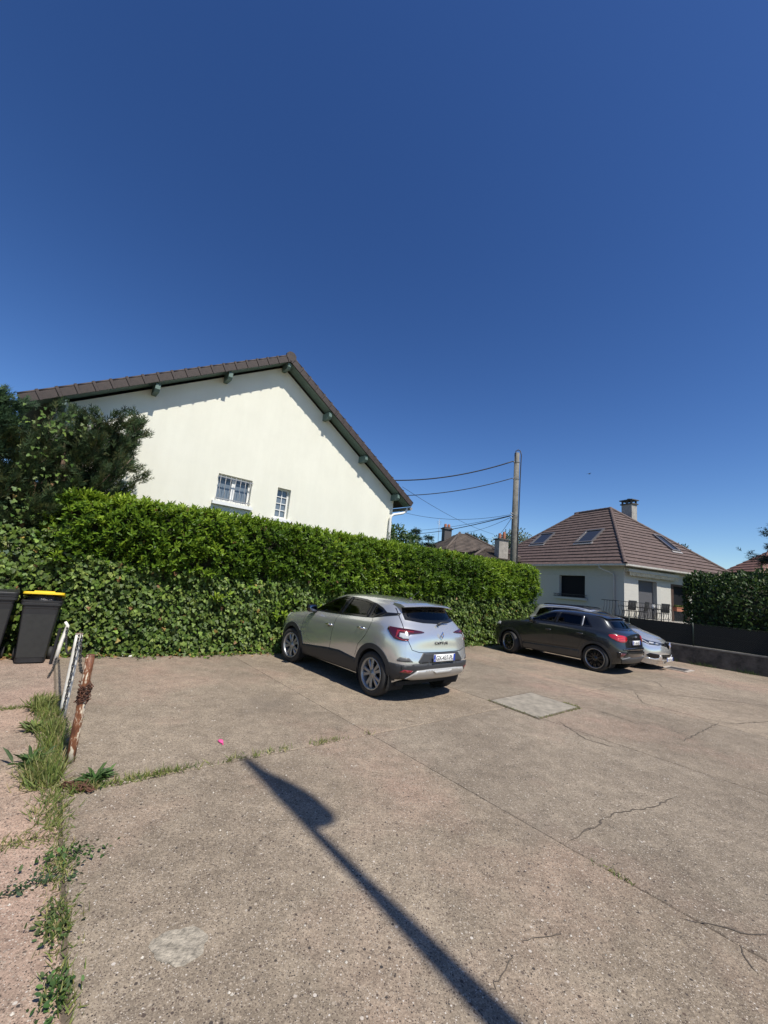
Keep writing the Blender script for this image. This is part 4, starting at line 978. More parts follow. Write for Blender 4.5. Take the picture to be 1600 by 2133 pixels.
def side_windows(c, dlo, panes, glass, frame, mirror=True, holes=True, y=.75, wd_=.032, gl_off=.002):
    """dlo: outline of the whole side glass in (x,z); panes: outlines of the single panes"""
    P3 = lambda p, yy=y: [(q[0], yy, q[1]) for q in p]
    for p in panes:
        pi = inset2(p, wd_*.5)
        c.band('window_frame', P3(p), P3(inset2(p, wd_)), SIDE, frame, .006, True, skirt=.012)
        c.patch('side_window', P3(pi), SIDE, glass, .0015, .05, .003, mirror=True)
    return [lambda ctr, n, q=inset2(p, wd_*.6): abs(ctr.y) > .35 and pin(q, ctr.x, ctr.z) for p in panes]
SILVER = mat('silver_paint', (.62, .62, .605), .20, .68, .5, 1.0)
# ---------------------------------------------------------------- silver compact SUV
car1 = thing('parked_suv', 'silver compact SUV parked nose to the hedge, rear to the camera', 'car', (-.165, 8.44, 0), 2.278)
SX = (1.72, 1.32, .92, -.05, -.95, -1.32, -1.68)
rows = [
 mkrow((2.02, 2.0, 1.88), (0, .45, .74), .20, SX, (.79, .81, .80, .80, .80, .82, .79), .25, (-1.84, -1.93, -1.95), (.75, .45, 0), .37),
 mkrow((2.12, 2.1, 1.97), (0, .45, .76), .38, SX, (.85, .87, .855, .85, .86, .885, .865), .40, (-1.95, -2.035, -2.055), (.80, .48, 0), .46),
 mkrow((2.17, 2.14, 1.99), (0, .45, .76), .58, SX, (.865, .89, .872, .865, .878, .90, .885), .60, (-1.965, -2.05, -2.065), (.81, .48, 0), .62),
 mkrow((2.14, 2.11, 1.96), (0, .44, .74), .80, SX, (.85, .885, .882, .878, .887, .905, .885), .80, (-1.935, -1.988, -2.0), (.79, .48, 0), .80),
 mkrow((2.06, 2.03, 1.86), (0, .43, .70), .93, SX, (.80, .845, .87, .875, .882, .89, .865), (.93, .96, .98, 1.0, 1.02, 1.02, 1.02), (-1.915, -1.988, -2.0), (.77, .47, 0), 1.0),
 mkrow((1.80, 1.76, 1.62), (0, .42, .66), (1.03, 1.025, 1.0), (1.5, 1.2, .9, -.05, -.95, -1.32, -1.62), (.74, .79, .83, .845, .845, .842, .81), (1.01, 1.04, 1.06, 1.09, 1.14, 1.17, 1.18), (-1.80, -1.90, -1.93), (.71, .43, 0), 1.135),
 mkrow((1.10, 1.03, .86), (0, .4, .66), (1.11, 1.11, 1.10), (.72, .5, .25, -.2, -.9, -1.25, -1.5), (.745, .77, .785, .79, .79, .775, .745), (1.10, 1.10, 1.105, 1.125, 1.175, 1.22, 1.25), (-1.70, -1.83, -1.86), (.655, .41, 0), (1.24, 1.20, 1.19)),
 mkrow((.68, .63, .50), (0, .38, .62), (1.34, 1.335, 1.31), (.40, .2, 0, -.3, -.9, -1.2, -1.42), (.665, .69, .70, .705, .70, .69, .67), (1.31, 1.33, 1.34, 1.36, 1.37, 1.37, 1.38), (-1.58, -1.72, -1.75), (.61, .39, 0), 1.38),
 mkrow((.22, .18, .08), (0, .34, .55), (1.525, 1.52, 1.495), (-.02, -.15, -.3, -.5, -.95, -1.2, -1.38), (.575, .585, .592, .598, .60, .595, .585), (1.497, 1.507, 1.515, 1.52, 1.51, 1.50, 1.488), (-1.52, -1.62, -1.64), (.55, .37, 0), (1.478, 1.50, 1.505)),
]
c = Car(car1, rows, SILVER, 4)
GLB = dark('gloss_black', (.008, .008, .009), .12)
pA = [(.78, 1.115), (-.17, 1.145), (-.29, 1.48), (-.05, 1.475), (.25, 1.385), (.52, 1.265)]
pB = [(-.25, 1.148), (-1.00, 1.185), (-1.005, 1.435), (-.75, 1.47), (-.36, 1.482)]
pC = [(-1.055, 1.19), (-1.16, 1.20), (-1.40, 1.315), (-1.27, 1.375), (-1.055, 1.43)]
tests = side_windows(c, None, [pA, pB, pC], M_CARGLASS, GLB)
# black pillar between the panes
for q in ([(-.17, 1.145), (-.25, 1.148), (-.36, 1.482), (-.29, 1.48)], [(-1.0, 1.185), (-1.055, 1.19), (-1.055, 1.43), (-1.005, 1.435)], [(-1.40, 1.315), (-1.16, 1.20), (-1.62, 1.29), (-1.62, 1.325)]):
    c.patch('pillar_trim', [(p[0], .75, p[1]) for p in q], SIDE, GLB, .003, .04, mirror=True)
RW = [(-.60, 1.235), (-.3, 1.20), (0, 1.192), (.3, 1.20), (.60, 1.235), (.585, 1.33), (.545, 1.432), (.25, 1.45), (-.25, 1.45), (-.545, 1.432), (-.585, 1.33)]
c.band('rear_window_surround', [(-1.8, q[0], q[1]) for q in RW], [(-1.8, q[0], q[1]) for q in inset2(RW, .05)], BACK, GLB, .004)
c.patch('rear_window', [(-1.8, q[0], q[1]) for q in inset2(RW, .03)], BACK, M_DARKGLASS, .0015, .05, .003)
tests.append(lambda p, n, q=inset2(RW, .035): p.x < -1.2 and pin(q, p.y, p.z) and n.x < -.3)
WS = [(1.0, 0, 1.14), (.95, .38, 1.14), (.83, .60, 1.13), (.28, .52, 1.44), (.30, .3, 1.49), (.31, 0, 1.50), (.30, -.3, 1.49), (.28, -.52, 1.44), (.83, -.60, 1.13), (.95, -.38, 1.14)]
c.patch('windscreen', WS, (-.7, 0, -.7), M_CARGLASS, .002, .06, .003)
wsq = [(-.60, .95), (.60, .95), (.52, .26), (-.52, .26)]
tests.append(lambda p, n: n.x > .25 and .33 < p.x < .93 and abs(p.y) < .56-.10*(.93-p.x) and 1.15 < p.z < 1.47)
for wx in (1.32, -1.32): tests.append(lambda p, n, wx=wx: (p.x-wx)**2+(p.z-.36)**2 < .385**2 and abs(p.y) > .5)
bvh_done = True
# cladding and seams go on before the body is carved (they are laid on its surface by ray)
for wx in (1.32, -1.32):
    c.band('wheel_arch_trim', arc(wx, .36, .455, -18, 198), arc(wx, .36, .372, -18, 198), SIDE, M_TRIM, .010, True, False, skirt=.03)
c.patch('sill_trim', [(.93, .9, .44), (-.05, .9, .53), (-.38, .9, .545), (-.86, .9, .50), (-.93, .9, .27), (.95, .9, .25)], SIDE, M_TRIM, .008, .05, mirror=True)
c.line('door_seam', [(.92, .9, .42), (.98, .9, .62), (.93, .9, .86), (.86, .9, 1.10)], SIDE, GLB, mirror=True)
c.line('door_seam', [(-.10, .9, .30), (-.08, .9, .52), (-.12, .9, .80), (-.16, .9, .96), (-.22, .9, 1.15)], SIDE, GLB, mirror=True)
c.line('door_seam', [(-.86, .9, .55), (-.93, .9, .74), (-1.10, .9, .90), (-1.18, .9, 1.05), (-1.19, .9, 1.16), (-1.14, .9, 1.21)], SIDE, GLB, mirror=True)
c.line('body_crease', [(.9, .9, .62), (.3, .9, .64), (-.3, .9, .67), (-.75, .9, .74)], SIDE, SILVER, w=.014, off=.004, mirror=True)
# tailgate seam
c.line('tailgate_seam', [(-1.7, .615, 1.40), (-1.8, .66, 1.22), (-1.9, .70, 1.10), (-1.9, .70, .96), (-1.9, .63, .81), (-2, .50, .775), (-2, .25, .77), (-2, 0, .768), (-2, -.25, .77), (-2, -.50, .775), (-1.9, -.63, .81), (-1.9, -.70, .96), (-1.9, -.70, 1.10), (-1.8, -.66, 1.22), (-1.7, -.615, 1.40)], BACK, GLB, w=.009)
# tail lights: dark red C with a pale inner lens
RED = mat('tail_red', (.045, .004, .007), .10, 0, .6, 1.0); REDB = mat('tail_red_bright', (.22, .010, .013), .15, 0, .6, 1.0); PALE = mat('tail_pale', (.40, .41, .42), .12, 0, .6, 1.0)
dl = Vector((.72, -.69, 0))
for sg in (1, -1):
    t = holder('tail_light', car1); f = lambda pts: [(p[0], sg*p[1], p[2]) for p in pts]; dd = (dl.x, sg*dl.y, 0)
    c.patch('lens', f([(-1.58, .87, 1.125), (-1.80, .82, 1.115), (-1.93, .66, 1.105), (-1.98, .40, 1.075), (-1.98, .42, 1.055), (-1.95, .60, 1.04), (-1.92, .69, 1.03), (-1.93, .685, .935), (-1.82, .80, .935), (-1.74, .86, .96)]), dd, RED, .009, .025, parent=t, smooth=1)
    c.patch('light_bar', f([(-1.80, .825, 1.085), (-1.91, .70, 1.078), (-1.94, .60, 1.072), (-1.94, .60, 1.06), (-1.90, .70, 1.064), (-1.82, .80, 1.066), (-1.79, .825, .985), (-1.86, .765, .955), (-1.92, .69, .95), (-1.92, .69, .94), (-1.85, .77, .943), (-1.775, .835, .98)]), dd, REDB, .0115, .02, parent=t)
    c.patch('reverse_lamp', f([(-1.83, .795, 1.045), (-1.915, .695, 1.040), (-1.925, .688, .968), (-1.87, .755, .966), (-1.825, .80, .99)]), dd, PALE, .0125, .02, parent=t)
# bumper: dark ledge, number plate recess, reflectors, skid plate
bl = [(-1.66, .885, .60), (-1.80, .86, .605), (-1.95, .74, .61), (-2.04, .50, .615), (-2.06, 0, .615)]
for sg in (1,):
    up_ = [(-1.7, .93, .60), (-1.80, .87, .605), (-1.92, .78, .61), (-1.98, .66, .612), (-2.03, .50, .615), (-2.05, .25, .616), (-2.06, 0, .616), (-2.05, -.25, .616), (-2.03, -.50, .615), (-1.98, -.66, .612), (-1.92, -.78, .61), (-1.80, -.87, .605)]
c.patch('bumper_trim', [(-2, -.79, .59), (-2, -.60, .612), (-2, .60, .612), (-2, .79, .59), (-2, .76, .37), (-2, -.76, .37)], BACK, M_TRIM, .010, .04, .03)
for sg in (1, -1):
    c.patch('bumper_corner_trim', [(-1.66, sg*.9, .60), (-1.80, sg*.87, .60), (-1.93, sg*.785, .595), (-1.93, sg*.76, .375), (-1.80, sg*.82, .36), (-1.66, sg*.88, .40)], (.45, -sg*.89, 0), M_TRIM, .009, .035, .03)
c.patch('plate_recess', [(-2, .42, .765), (-2, .53, .64), (-2, .50, .615), (-2, -.50, .615), (-2, -.53, .64), (-2, -.42, .765)], BACK, M_TRIM, .006, .04)
c.patch('skid_plate', [(-2, .68, .40), (-2, .55, .515), (-2, .30, .53), (-2, -.30, .53), (-2, -.55, .515), (-2, -.68, .40), (-2, -.56, .375), (-2, .56, .375)], BACK, mat('skid_silver', (.56, .55, .52), .42, .5), .026, .04, .03)
c.patch('skid_relief', [(-2, .22, .505), (-2, .15, .455), (-2, -.15, .455), (-2, -.22, .505)], BACK, MATS['skid_silver'], .040, .04, .03)
for sg in (1, -1):
    c.patch('reflector', [(-2, sg*.62, .515), (-2, sg*.80, .525), (-1.9, sg*.80, .485), (-2, sg*.66, .475)], (.8, -sg*.6, 0), REDB, .013, .03)
    c.patch('bumper_vent', [(-1.9, sg*.55, .635), (-1.85, sg*.60, .695), (-1.8, sg*.74, .70), (-1.8, sg*.80, .655), (-1.8, sg*.78, .635)], (.8, -sg*.6, 0), mat('vent_grey', (.09, .09, .09), .5), .004, .03)
license_plate(car1, (-2.085, .0, .695), (REAR[0], REAR[1], REAR[2]), 'GX-437-PL')
em = holder('emblem', car1, (-2.012, 0, 1.03), REAR); m = MB()
for (a, b) in ((1.0, .0), ):
    od = [(0, .062), (.040, 0), (0, -.062), (-.040, 0)]; idm = [(0, .026), (.017, 0), (0, -.026), (-.017, 0)]
    n = 4; vs = [(p[0], p[1], 0) for p in od]+[(p[0], p[1], 0) for p in idm]+[((p[0]+q[0])/2, (p[1]+q[1])/2, .014) for p, q in zip(od, idm)]
    m.add(vs, [(i, (i+1) % n, 8+(i+1) % n, 8+i) for i in range(n)]+[(8+i, 8+(i+1) % n, 4+(i+1) % n, 4+i) for i in range(n)])
obj('diamond', m, M_CHROME, em)
lt = obj('lettering', text_mesh('C A P T U R', .060, .003, .0015), mat('dark_chrome', (.10, .10, .11), .25, .9), car1); lt.location = (-2.006, 0, .905); lt.rotation_euler = REAR
# spoiler, wiper, aerial
m = MB(); xs = [(-1.45, 1.525), (-1.62, 1.512), (-1.76, 1.49), (-1.795, 1.475), (-1.78, 1.462), (-1.60, 1.465), (-1.45, 1.47)]; ny = 22; vs = []
for j in range(ny+1):
    y = -.60+1.20*j/ny; e = 1-abs(y/.60)**3; drop = .035*(y/.60)**2
    for i, (x, z) in enumerate(xs): vs.append((x+(.10 if i in (2, 3, 4) else .03)*(1-e), y, z-drop-.006))
k = len(xs); fs = [(j*k+i, (j+1)*k+i, (j+1)*k+(i+1) % k, j*k+(i+1) % k) for j in range(ny) for i in range(k)]+[tuple(range(k)), tuple(ny*k+i for i in range(k))[::-1]]
m.add(vs, fs, False); obj('rear_spoiler', m, SILVER, car1)
m = MB(); m.tube([(-1.90, -.02, 1.20), (-1.885, -.12, 1.222), (-1.875, -.30, 1.226)], [.016, .012, .007], 6); m.tube([(-1.93, .0, 1.185), (-1.895, 0, 1.20)], .022, 8); obj('rear_wiper', m, M_TRIM, car1)
m = MB(); m.lathe([(.035, 0), (.028, .02), (.012, .03)], 10, Matrix.Translation((-1.22, 0, 1.545))); m.tube([(-1.22, 0, 1.57), (-1.42, 0, 1.70)], [.006, .003], 6); obj('aerial', m, M_TRIM, car1)
handle(c, -.02, .94, M_CHROME); handle(c, -.98, 1.01, M_CHROME); door_mirror(c, .60, .80, 1.17, GLB)
for sg in (1, -1): c.patch('headlight', [(2.0, sg*.50, .86), (1.95, sg*.72, .85), (1.75, sg*.82, .88), (1.72, sg*.80, .93), (1.9, sg*.66, .95), (2.0, sg*.50, .92)], (-.75, -sg*.66, 0), PALE, .008, .03)
c.patch('grille', [(2.1, .48, .88), (2.1, -.48, .88), (2.1, -.42, .72), (2.1, .42, .72)], (-1, 0, 0), GLB, .006, .05)
for wx in (1.32, -1.32):
    for sg in (1, -1): liner(car1, wx, .36, .40, sg*.5, sg*.86)
c.carve(tests); c.finish()
st1 = dict(mat=mat('alloy_grey', (.34, .34, .335), .38, .7), n=5, pair=[(-.14, -.24), (.14, .24)], w=.058, cap=mat('cap_grey', (.30, .30, .30), .4, .6))
for wx in (1.32, -1.32):
    for sg in (1, -1): wheel(car1, wx, sg*.775, .345, .242, sg, st1, R(9) if wx > 0 else 0)
interior(c, -.55, .30, .85)
# ---------------------------------------------------------------- dark grey crossover
GREYP = mat('graphite_paint', (.034, .037, .040), .26, .6, .5, 1.0)
car2 = thing('parked_crossover', 'dark grey crossover with black wheels parked between silver cars', 'car', (5.78, 12.75, 0), 2.243)
SX = (1.70, 1.30, .90, -.05, -.93, -1.30, -1.64)
rows = [
 mkrow((2.0, 1.98, 1.86), (0, .45, .74), .19, SX, (.79, .81, .80, .80, .80, .82, .79), .24, (-1.80, -1.92, -1.94), (.73, .45, 0), .30),
 mkrow((2.10, 2.07, 1.94), (0, .46, .76), .36, SX, (.84, .865, .85, .845, .85, .875, .855), .40, (-1.91, -2.005, -2.02), (.80, .49, 0), .42),
 mkrow((2.12, 2.10, 1.96), (0, .46, .77), .58, SX, (.86, .885, .868, .86, .87, .893, .875), .60, (-1.92, -2.02, -2.035), (.82, .50, 0), .62),
 mkrow((2.10, 2.07, 1.93), (0, .45, .75), .78, SX, (.85, .885, .88, .872, .88, .90, .875), .80, (-1.89, -1.962, -1.975), (.81, .49, 0), .76),
 mkrow((2.02, 1.99, 1.84), (0, .44, .71), .92, SX, (.80, .85, .875, .875, .882, .888, .86), (.90, .93, .95, .965, .975, .98, .98), (-1.87, -1.955, -1.968), (.79, .48, 0), .94),
 mkrow((1.78, 1.74, 1.60), (0, .43, .67), (.99, .985, .965), (1.48, 1.2, .9, -.05, -.93, -1.30, -1.58), (.76, .81, .845, .855, .858, .852, .825), (.995, 1.02, 1.045, 1.07, 1.075, 1.075, 1.07), (-1.81, -1.915, -1.935), (.755, .46, 0), 1.06),
 mkrow((1.02, .96, .78), (0, .4, .66), (1.10, 1.095, 1.085), (.62, .42, .2, -.2, -.85, -1.15, -1.42), (.76, .785, .80, .806, .802, .788, .765), (1.095, 1.097, 1.10, 1.105, 1.11, 1.112, 1.115), (-1.65, -1.765, -1.785), (.69, .43, 0), (1.11, 1.10, 1.10)),
 mkrow((.60, .55, .42), (0, .38, .62), (1.31, 1.305, 1.285), (.32, .15, -.02, -.3, -.82, -1.06, -1.28), (.69, .715, .727, .732, .724, .714, .695), (1.285, 1.29, 1.295, 1.30, 1.29, 1.285, 1.28), (-1.50, -1.61, -1.635), (.645, .41, 0), 1.29),
 mkrow((.16, .12, .02), (0, .34, .56), (1.475, 1.47, 1.445), (-.08, -.2, -.35, -.5, -.85, -1.05, -1.20), (.615, .627, .634, .638, .635, .628, .615), (1.455, 1.465, 1.472, 1.478, 1.472, 1.46, 1.445), (-1.38, -1.48, -1.50), (.585, .39, 0), (1.435, 1.455, 1.46)),
]
c = Car(car2, rows, GREYP, 4)
pA = [(.66, 1.10), (-.13, 1.112), (-.20, 1.42), (-.02, 1.41), (.22, 1.33), (.46, 1.215)]
pB = [(-.19, 1.112), (-.90, 1.122), (-.90, 1.395), (-.70, 1.415), (-.26, 1.425)]
pC = [(-.945, 1.122), (-1.20, 1.126), (-1.02, 1.365), (-.945, 1.385)]
tests = side_windows(c, None, [pA, pB, pC], M_DARKGLASS, GLB)
for q in ([(-.13, 1.112), (-.19, 1.112), (-.26, 1.425), (-.20, 1.42)],): c.patch('pillar_trim', [(p[0], .75, p[1]) for p in q], SIDE, GLB, .003, .04, mirror=True)
c.patch('pillar_strip', [(-.90, .75, 1.12), (-.945, .75, 1.122), (-.945, .75, 1.39), (-.90, .75, 1.395)], SIDE, mat('satin_silver', (.40, .40, .40), .4, .8), .005, .04, mirror=True)
RW = [(-.60, 1.125), (-.3, 1.112), (0, 1.11), (.3, 1.112), (.60, 1.125), (.565, 1.25), (.525, 1.36), (.25, 1.372), (-.25, 1.372), (-.525, 1.36), (-.565, 1.25)]
c.band('rear_window_surround', [(-1.6, q[0], q[1]) for q in RW], [(-1.6, q[0], q[1]) for q in inset2(RW, .05)], BACK, GLB, .004)
c.patch('rear_window', [(-1.6, q[0], q[1]) for q in inset2(RW, .03)], BACK, M_DARKGLASS, .0015, .05, .003)
tests.append(lambda p, n, q=inset2(RW, .035): p.x < -1.1 and pin(q, p.y, p.z) and n.x < -.3)
c.patch('windscreen', [(.90, 0, 1.13), (.85, .38, 1.125), (.74, .60, 1.115), (.22, .52, 1.40), (.24, .3, 1.44), (.25, 0, 1.45), (.24, -.3, 1.44), (.22, -.52, 1.40), (.74, -.60, 1.115), (.85, -.38, 1.125)], (-.7, 0, -.7), M_CARGLASS, .002, .06, .003)
tests.append(lambda p, n: n.x > .25 and .27 < p.x < .83 and abs(p.y) < .56-.10*(.83-p.x) and 1.14 < p.z < 1.42)
for wx in (1.30, -1.30):
    tests.append(lambda p, n, wx=wx: (p.x-wx)**2+(p.z-.35)**2 < .375**2 and abs(p.y) > .5)
    c.band('wheel_arch_trim', arc(wx, .35, .425, -14, 194), arc(wx, .35, .362, -14, 194), SIDE, mat('arch_grey', (.040, .042, .045), .35, .3, coat=.4), .010, True, False, skirt=.03)
    for sg in (1, -1): liner(car2, wx, .35, .39, sg*.5, sg*.85)
c.patch('sill_trim', [(.86, .9, .42), (-.86, .9, .48), (-.90, .9, .26), (.90, .9, .24)], SIDE, MATS['arch_grey'], .008, .05, mirror=True)
c.line('sill_line', [(.84, .9, .455), (0, .9, .485), (-.84, .9, .515)], SIDE, GLB, w=.016, off=.004, mirror=True)
c.line('door_seam', [(.86, .9, .46), (.92, .9, .66), (.88, .9, .88), (.76, .9, 1.08)], SIDE, GLB, mirror=True)
c.line('door_seam', [(-.14, .9, .30), (-.13, .9, .60), (-.13, .9, .96), (-.16, .9, 1.11)], SIDE, GLB, mirror=True)
c.line('door_seam', [(-.84, .9, .50), (-.92, .9, .72), (-1.04, .9, .86), (-1.08, .9, 1.0), (-1.04, .9, 1.11)], SIDE, GLB, mirror=True)
c.line('shoulder_crease', [(1.0, .9, .90), (.3, .9, .925), (-.2, .9, .92), (-.9, .9, .935)], SIDE, GREYP, w=.016, off=.005, mirror=True)
for sg in (1, -1):
    t = holder('tail_light', car2); f = lambda pts: [(p[0], sg*p[1], p[2]) for p in pts]; dd = (.80, -sg*.60, 0)
    c.patch('lens', f([(-1.62, .84, 1.00), (-1.75, .78, 1.015), (-1.93, .56, 1.00), (-1.95, .46, .955), (-1.95, .50, .85), (-1.90, .64, .83), (-1.80, .77, .845), (-1.68, .85, .93)]), dd, mat('tail_red_vivid', (.36, .010, .014), .12, 0, .6, 1.0), .010, .025, parent=t, smooth=1)  # stronger red than the silver SUV's lenses
    for zz in (.965, .925, .885): c.patch('light_bar', f([(-1.78, .76, zz+.012), (-1.93, .55, zz+.008), (-1.93, .55, zz-.006), (-1.80, .745, zz-.006)]), dd, mat('tail_bar', (.70, .045, .04), .2, 0, .6, 1.0), .014, .02, parent=t)
    c.patch('bumper_vent', f([(-1.80, .80, .60), (-1.96, .58, .60), (-1.98, .50, .55), (-1.92, .66, .45), (-1.82, .78, .44)]), dd, GLB, .006, .03)
    c.patch('reflector', f([(-1.86, .73, .57), (-1.95, .60, .57), (-1.90, .68, .48), (-1.85, .735, .47)]), dd, mat('dim_red', (.09, .02, .02), .2, coat=1.), .010, .03)
    c.patch('headlight', [(1.98, sg*.50, .82), (1.92, sg*.72, .80), (1.72, sg*.84, .84), (1.72, sg*.82, .90), (1.88, sg*.68, .92), (1.98, sg*.50, .90)], (-.75, -sg*.66, 0), PALE, .008, .03)
c.line('tailgate_seam', [(-1.4, .60, 1.36), (-1.6, .66, 1.14), (-1.8, .70, 1.04), (-1.9, .62, .80), (-1.95, .50, .735), (-2, 0, .73), (-1.95, -.50, .735), (-1.9, -.62, .80), (-1.8, -.70, 1.04), (-1.6, -.66, 1.14), (-1.4, -.60, 1.36)], BACK, GLB, w=.009)
c.patch('bumper_ledge', [(-2, .70, .665), (-2, .55, .70), (-2, -.55, .70), (-2, -.70, .665), (-2, -.66, .64), (-2, .66, .64)], BACK, GREYP, .022, .04, .03)
c.patch('diffuser', [(-2, .70, .40), (-2, .45, .46), (-2, -.45, .46), (-2, -.70, .40), (-2, -.62, .31), (-2, .62, .31)], BACK, mat('diffuser_grey', (.07, .072, .075), .45, .3), .014, .04, .03)
c.patch('diffuser_strip', [(-2, .72, .435), (-2, .45, .485), (-2, .44, .47), (-2, .70, .415)], BACK, MATS['satin_silver'], .018, .03, .02, mirror=True)
license_plate(car2, (-2.0, 0, .83), REAR, 'FT-162-QC')
em = holder('emblem', car2, (-1.985, 0, .985), REAR)
for k in range(4): m = MB(); m.lathe([(.024+.004*math.cos(a), .004*math.sin(a)) for a in [j*math.pi/3 for j in range(6)]], 20, Matrix.Translation(((k-1.5)*.033, 0, .003)), close=True); obj('ring', m, M_CHROME, em)
m = MB(); xs = [(-1.22, 1.472), (-1.38, 1.462), (-1.55, 1.432), (-1.59, 1.412), (-1.57, 1.397), (-1.40, 1.405), (-1.24, 1.415)]; ny = 18; vs = []
for j in range(ny+1):
    y = -.58+1.16*j/ny; e = 1-abs(y/.58)**3
    for i, (x, z) in enumerate(xs): vs.append((x+(.08 if i in (2, 3, 4) else .02)*(1-e), y, z-.03*(y/.58)**2-.004))
k = len(xs); m.add(vs, [(j*k+i, (j+1)*k+i, (j+1)*k+(i+1) % k, j*k+(i+1) % k) for j in range(ny) for i in range(k)]+[tuple(range(k)), tuple(ny*k+i for i in range(k))[::-1]]); obj('rear_spoiler', m, GREYP, car2)
m = MB(); m.tube([(-1.80, 0, 1.10), (-1.78, -.10, 1.13), (-1.75, -.26, 1.135)], [.014, .010, .006], 6); obj('rear_wiper', m, M_TRIM, car2)
handle(c, .02, .905, GREYP); handle(c, -.90, .925, GREYP); door_mirror(c, .52, .80, 1.12, GREYP)
c.patch('grille', [(2.05, .45, .84), (2.05, -.45, .84), (2.05, -.38, .50), (2.05, .38, .50)], (-1, 0, 0), GLB, .006, .05)
c.carve(tests); c.finish()
st2 = dict(mat=mat('black_alloy', (.012, .012, .013), .25, .3, coat=.6), lip=mat('machined_lip', (.30, .30, .30), .35, .9), n=5, pair=[(-.20, -.20), (.20, .20), (.48, .40), (-.48, -.40)], w=.030, cap=MATS['gloss_black'])
for wx in (1.30, -1.30):
    for sg in (1, -1): wheel(car2, wx, sg*.77, .338, .248, sg, st2, R(-16) if wx > 0 else 0, .225)
interior(c, -.50, .30, .72, floor=(-1.65, 1.2))
# ---------------------------------------------------------------- silver minivan, nose towards the camera
car3 = thing('parked_minivan', 'silver minivan facing the camera behind the dark crossover', 'car', (7.44, 14.28, 0), 2.243-math.pi)
SX = (1.80, 1.40, 1.0, .0, -1.0, -1.40, -1.80)
rows = [
 mkrow((2.10, 2.06, 1.92), (0, .45, .75), .17, SX, (.82, .83, .82, .82, .82, .84, .82), .22, (-1.98, -2.07, -2.1), (.75, .45, 0), .30),
 mkrow((2.22, 2.17, 1.99), (0, .46, .78), .33, SX, (.87, .895, .88, .875, .88, .90, .88), .38, (-2.03, -2.13, -2.16), (.78, .47, 0), .42),
 mkrow((2.27, 2.21, 2.0), (0, .46, .79), .53, SX, (.885, .915, .90, .89, .90, .92, .90), .58, (-2.03, -2.13, -2.16), (.80, .48, 0), .62),
 mkrow((2.24, 2.18, 1.96), (0, .45, .77), .70, SX, (.88, .915, .91, .90, .91, .925, .90), .78, (-2.0, -2.08, -2.1), (.80, .48, 0), .82),
 mkrow((2.16, 2.08, 1.84), (0, .44, .74), .83, SX, (.84, .89, .905, .905, .91, .915, .885), (.88, .92, .95, .98, 1.0, 1.02, 1.02), (-1.98, -2.06, -2.08), (.78, .47, 0), 1.0),
 mkrow((1.90, 1.84, 1.64), (0, .43, .70), (.965, .955, .93), (1.62, 1.35, 1.08, .0, -1.0, -1.40, -1.75), (.79, .84, .865, .875, .875, .87, .84), (.965, 1.0, 1.03, 1.06, 1.08, 1.10, 1.11), (-1.91, -2.0, -2.03), (.75, .46, 0), 1.12),
 mkrow((1.42, 1.34, 1.12), (0, .42, .72), (1.075, 1.07, 1.055), (.95, .72, .45, -.1, -1.0, -1.38, -1.7), (.80, .815, .825, .83, .825, .81, .78), (1.06, 1.065, 1.07, 1.085, 1.11, 1.13, 1.15), (-1.83, -1.93, -1.96), (.70, .44, 0), (1.18, 1.17, 1.17)),
 mkrow((.84, .78, .63), (0, .40, .67), (1.35, 1.345, 1.32), (.55, .38, .2, -.2, -1.0, -1.3, -1.6), (.72, .74, .75, .755, .745, .735, .715), (1.32, 1.34, 1.355, 1.38, 1.39, 1.39, 1.39), (-1.73, -1.84, -1.87), (.66, .42, 0), 1.40),
 mkrow((.22, .17, .06), (0, .36, .59), (1.575, 1.57, 1.545), (-.05, -.18, -.3, -.55, -1.0, -1.3, -1.52), (.615, .625, .63, .635, .63, .625, .615), (1.55, 1.565, 1.575, 1.58, 1.57, 1.56, 1.545), (-1.62, -1.72, -1.74), (.58, .40, 0), (1.535, 1.55, 1.555)),
]
c = Car(car3, rows, SILVER, 4)
pA = [(.98, 1.085), (-.05, 1.105), (-.12, 1.50), (.05, 1.475), (.36, 1.36), (.66, 1.235)]
pB = [(-.12, 1.108), (-1.05, 1.13), (-1.05, 1.49), (-.6, 1.51), (-.19, 1.505)]
pC = [(-1.12, 1.135), (-1.62, 1.16), (-1.52, 1.40), (-1.3, 1.47), (-1.12, 1.485)]
tests = side_windows(c, None, [pA, pB, pC], M_DARKGLASS, GLB)
for q in ([(-.05, 1.105), (-.12, 1.108), (-.19, 1.505), (-.12, 1.50)], [(-1.05, 1.13), (-1.12, 1.135), (-1.12, 1.485), (-1.05, 1.49)]): c.patch('pillar_trim', [(p[0], .75, p[1]) for p in q], SIDE, GLB, .003, .04, mirror=True)
WSP = [(1.29, 0, 1.105), (1.22, .40, 1.10), (1.06, .66, 1.09), (.27, .56, 1.50), (.30, .3, 1.545), (.31, 0, 1.555), (.30, -.3, 1.545), (.27, -.56, 1.50), (1.06, -.66, 1.09), (1.22, -.40, 1.10)]
dW = Vector((-.55, 0, -.83)).normalized()
c.patch('windscreen', WSP, dW, M_CARGLASS, .004, .06, .003)
tests.append(lambda p, n: n.x > .2 and (.36 < p.x < 1.18) and abs(p.y) < .60-.14*(1.18-p.x) and 1.12 < p.z < 1.54)
c.patch('cowl', [(1.40, 0, 1.07), (1.32, .42, 1.07), (1.10, .70, 1.06), (1.05, .68, 1.09), (1.20, .42, 1.11), (1.27, 0, 1.115), (1.20, -.42, 1.11), (1.05, -.68, 1.09), (1.10, -.70, 1.06), (1.32, -.42, 1.07)], (0, 0, -1), M_TRIM, .004, .05)
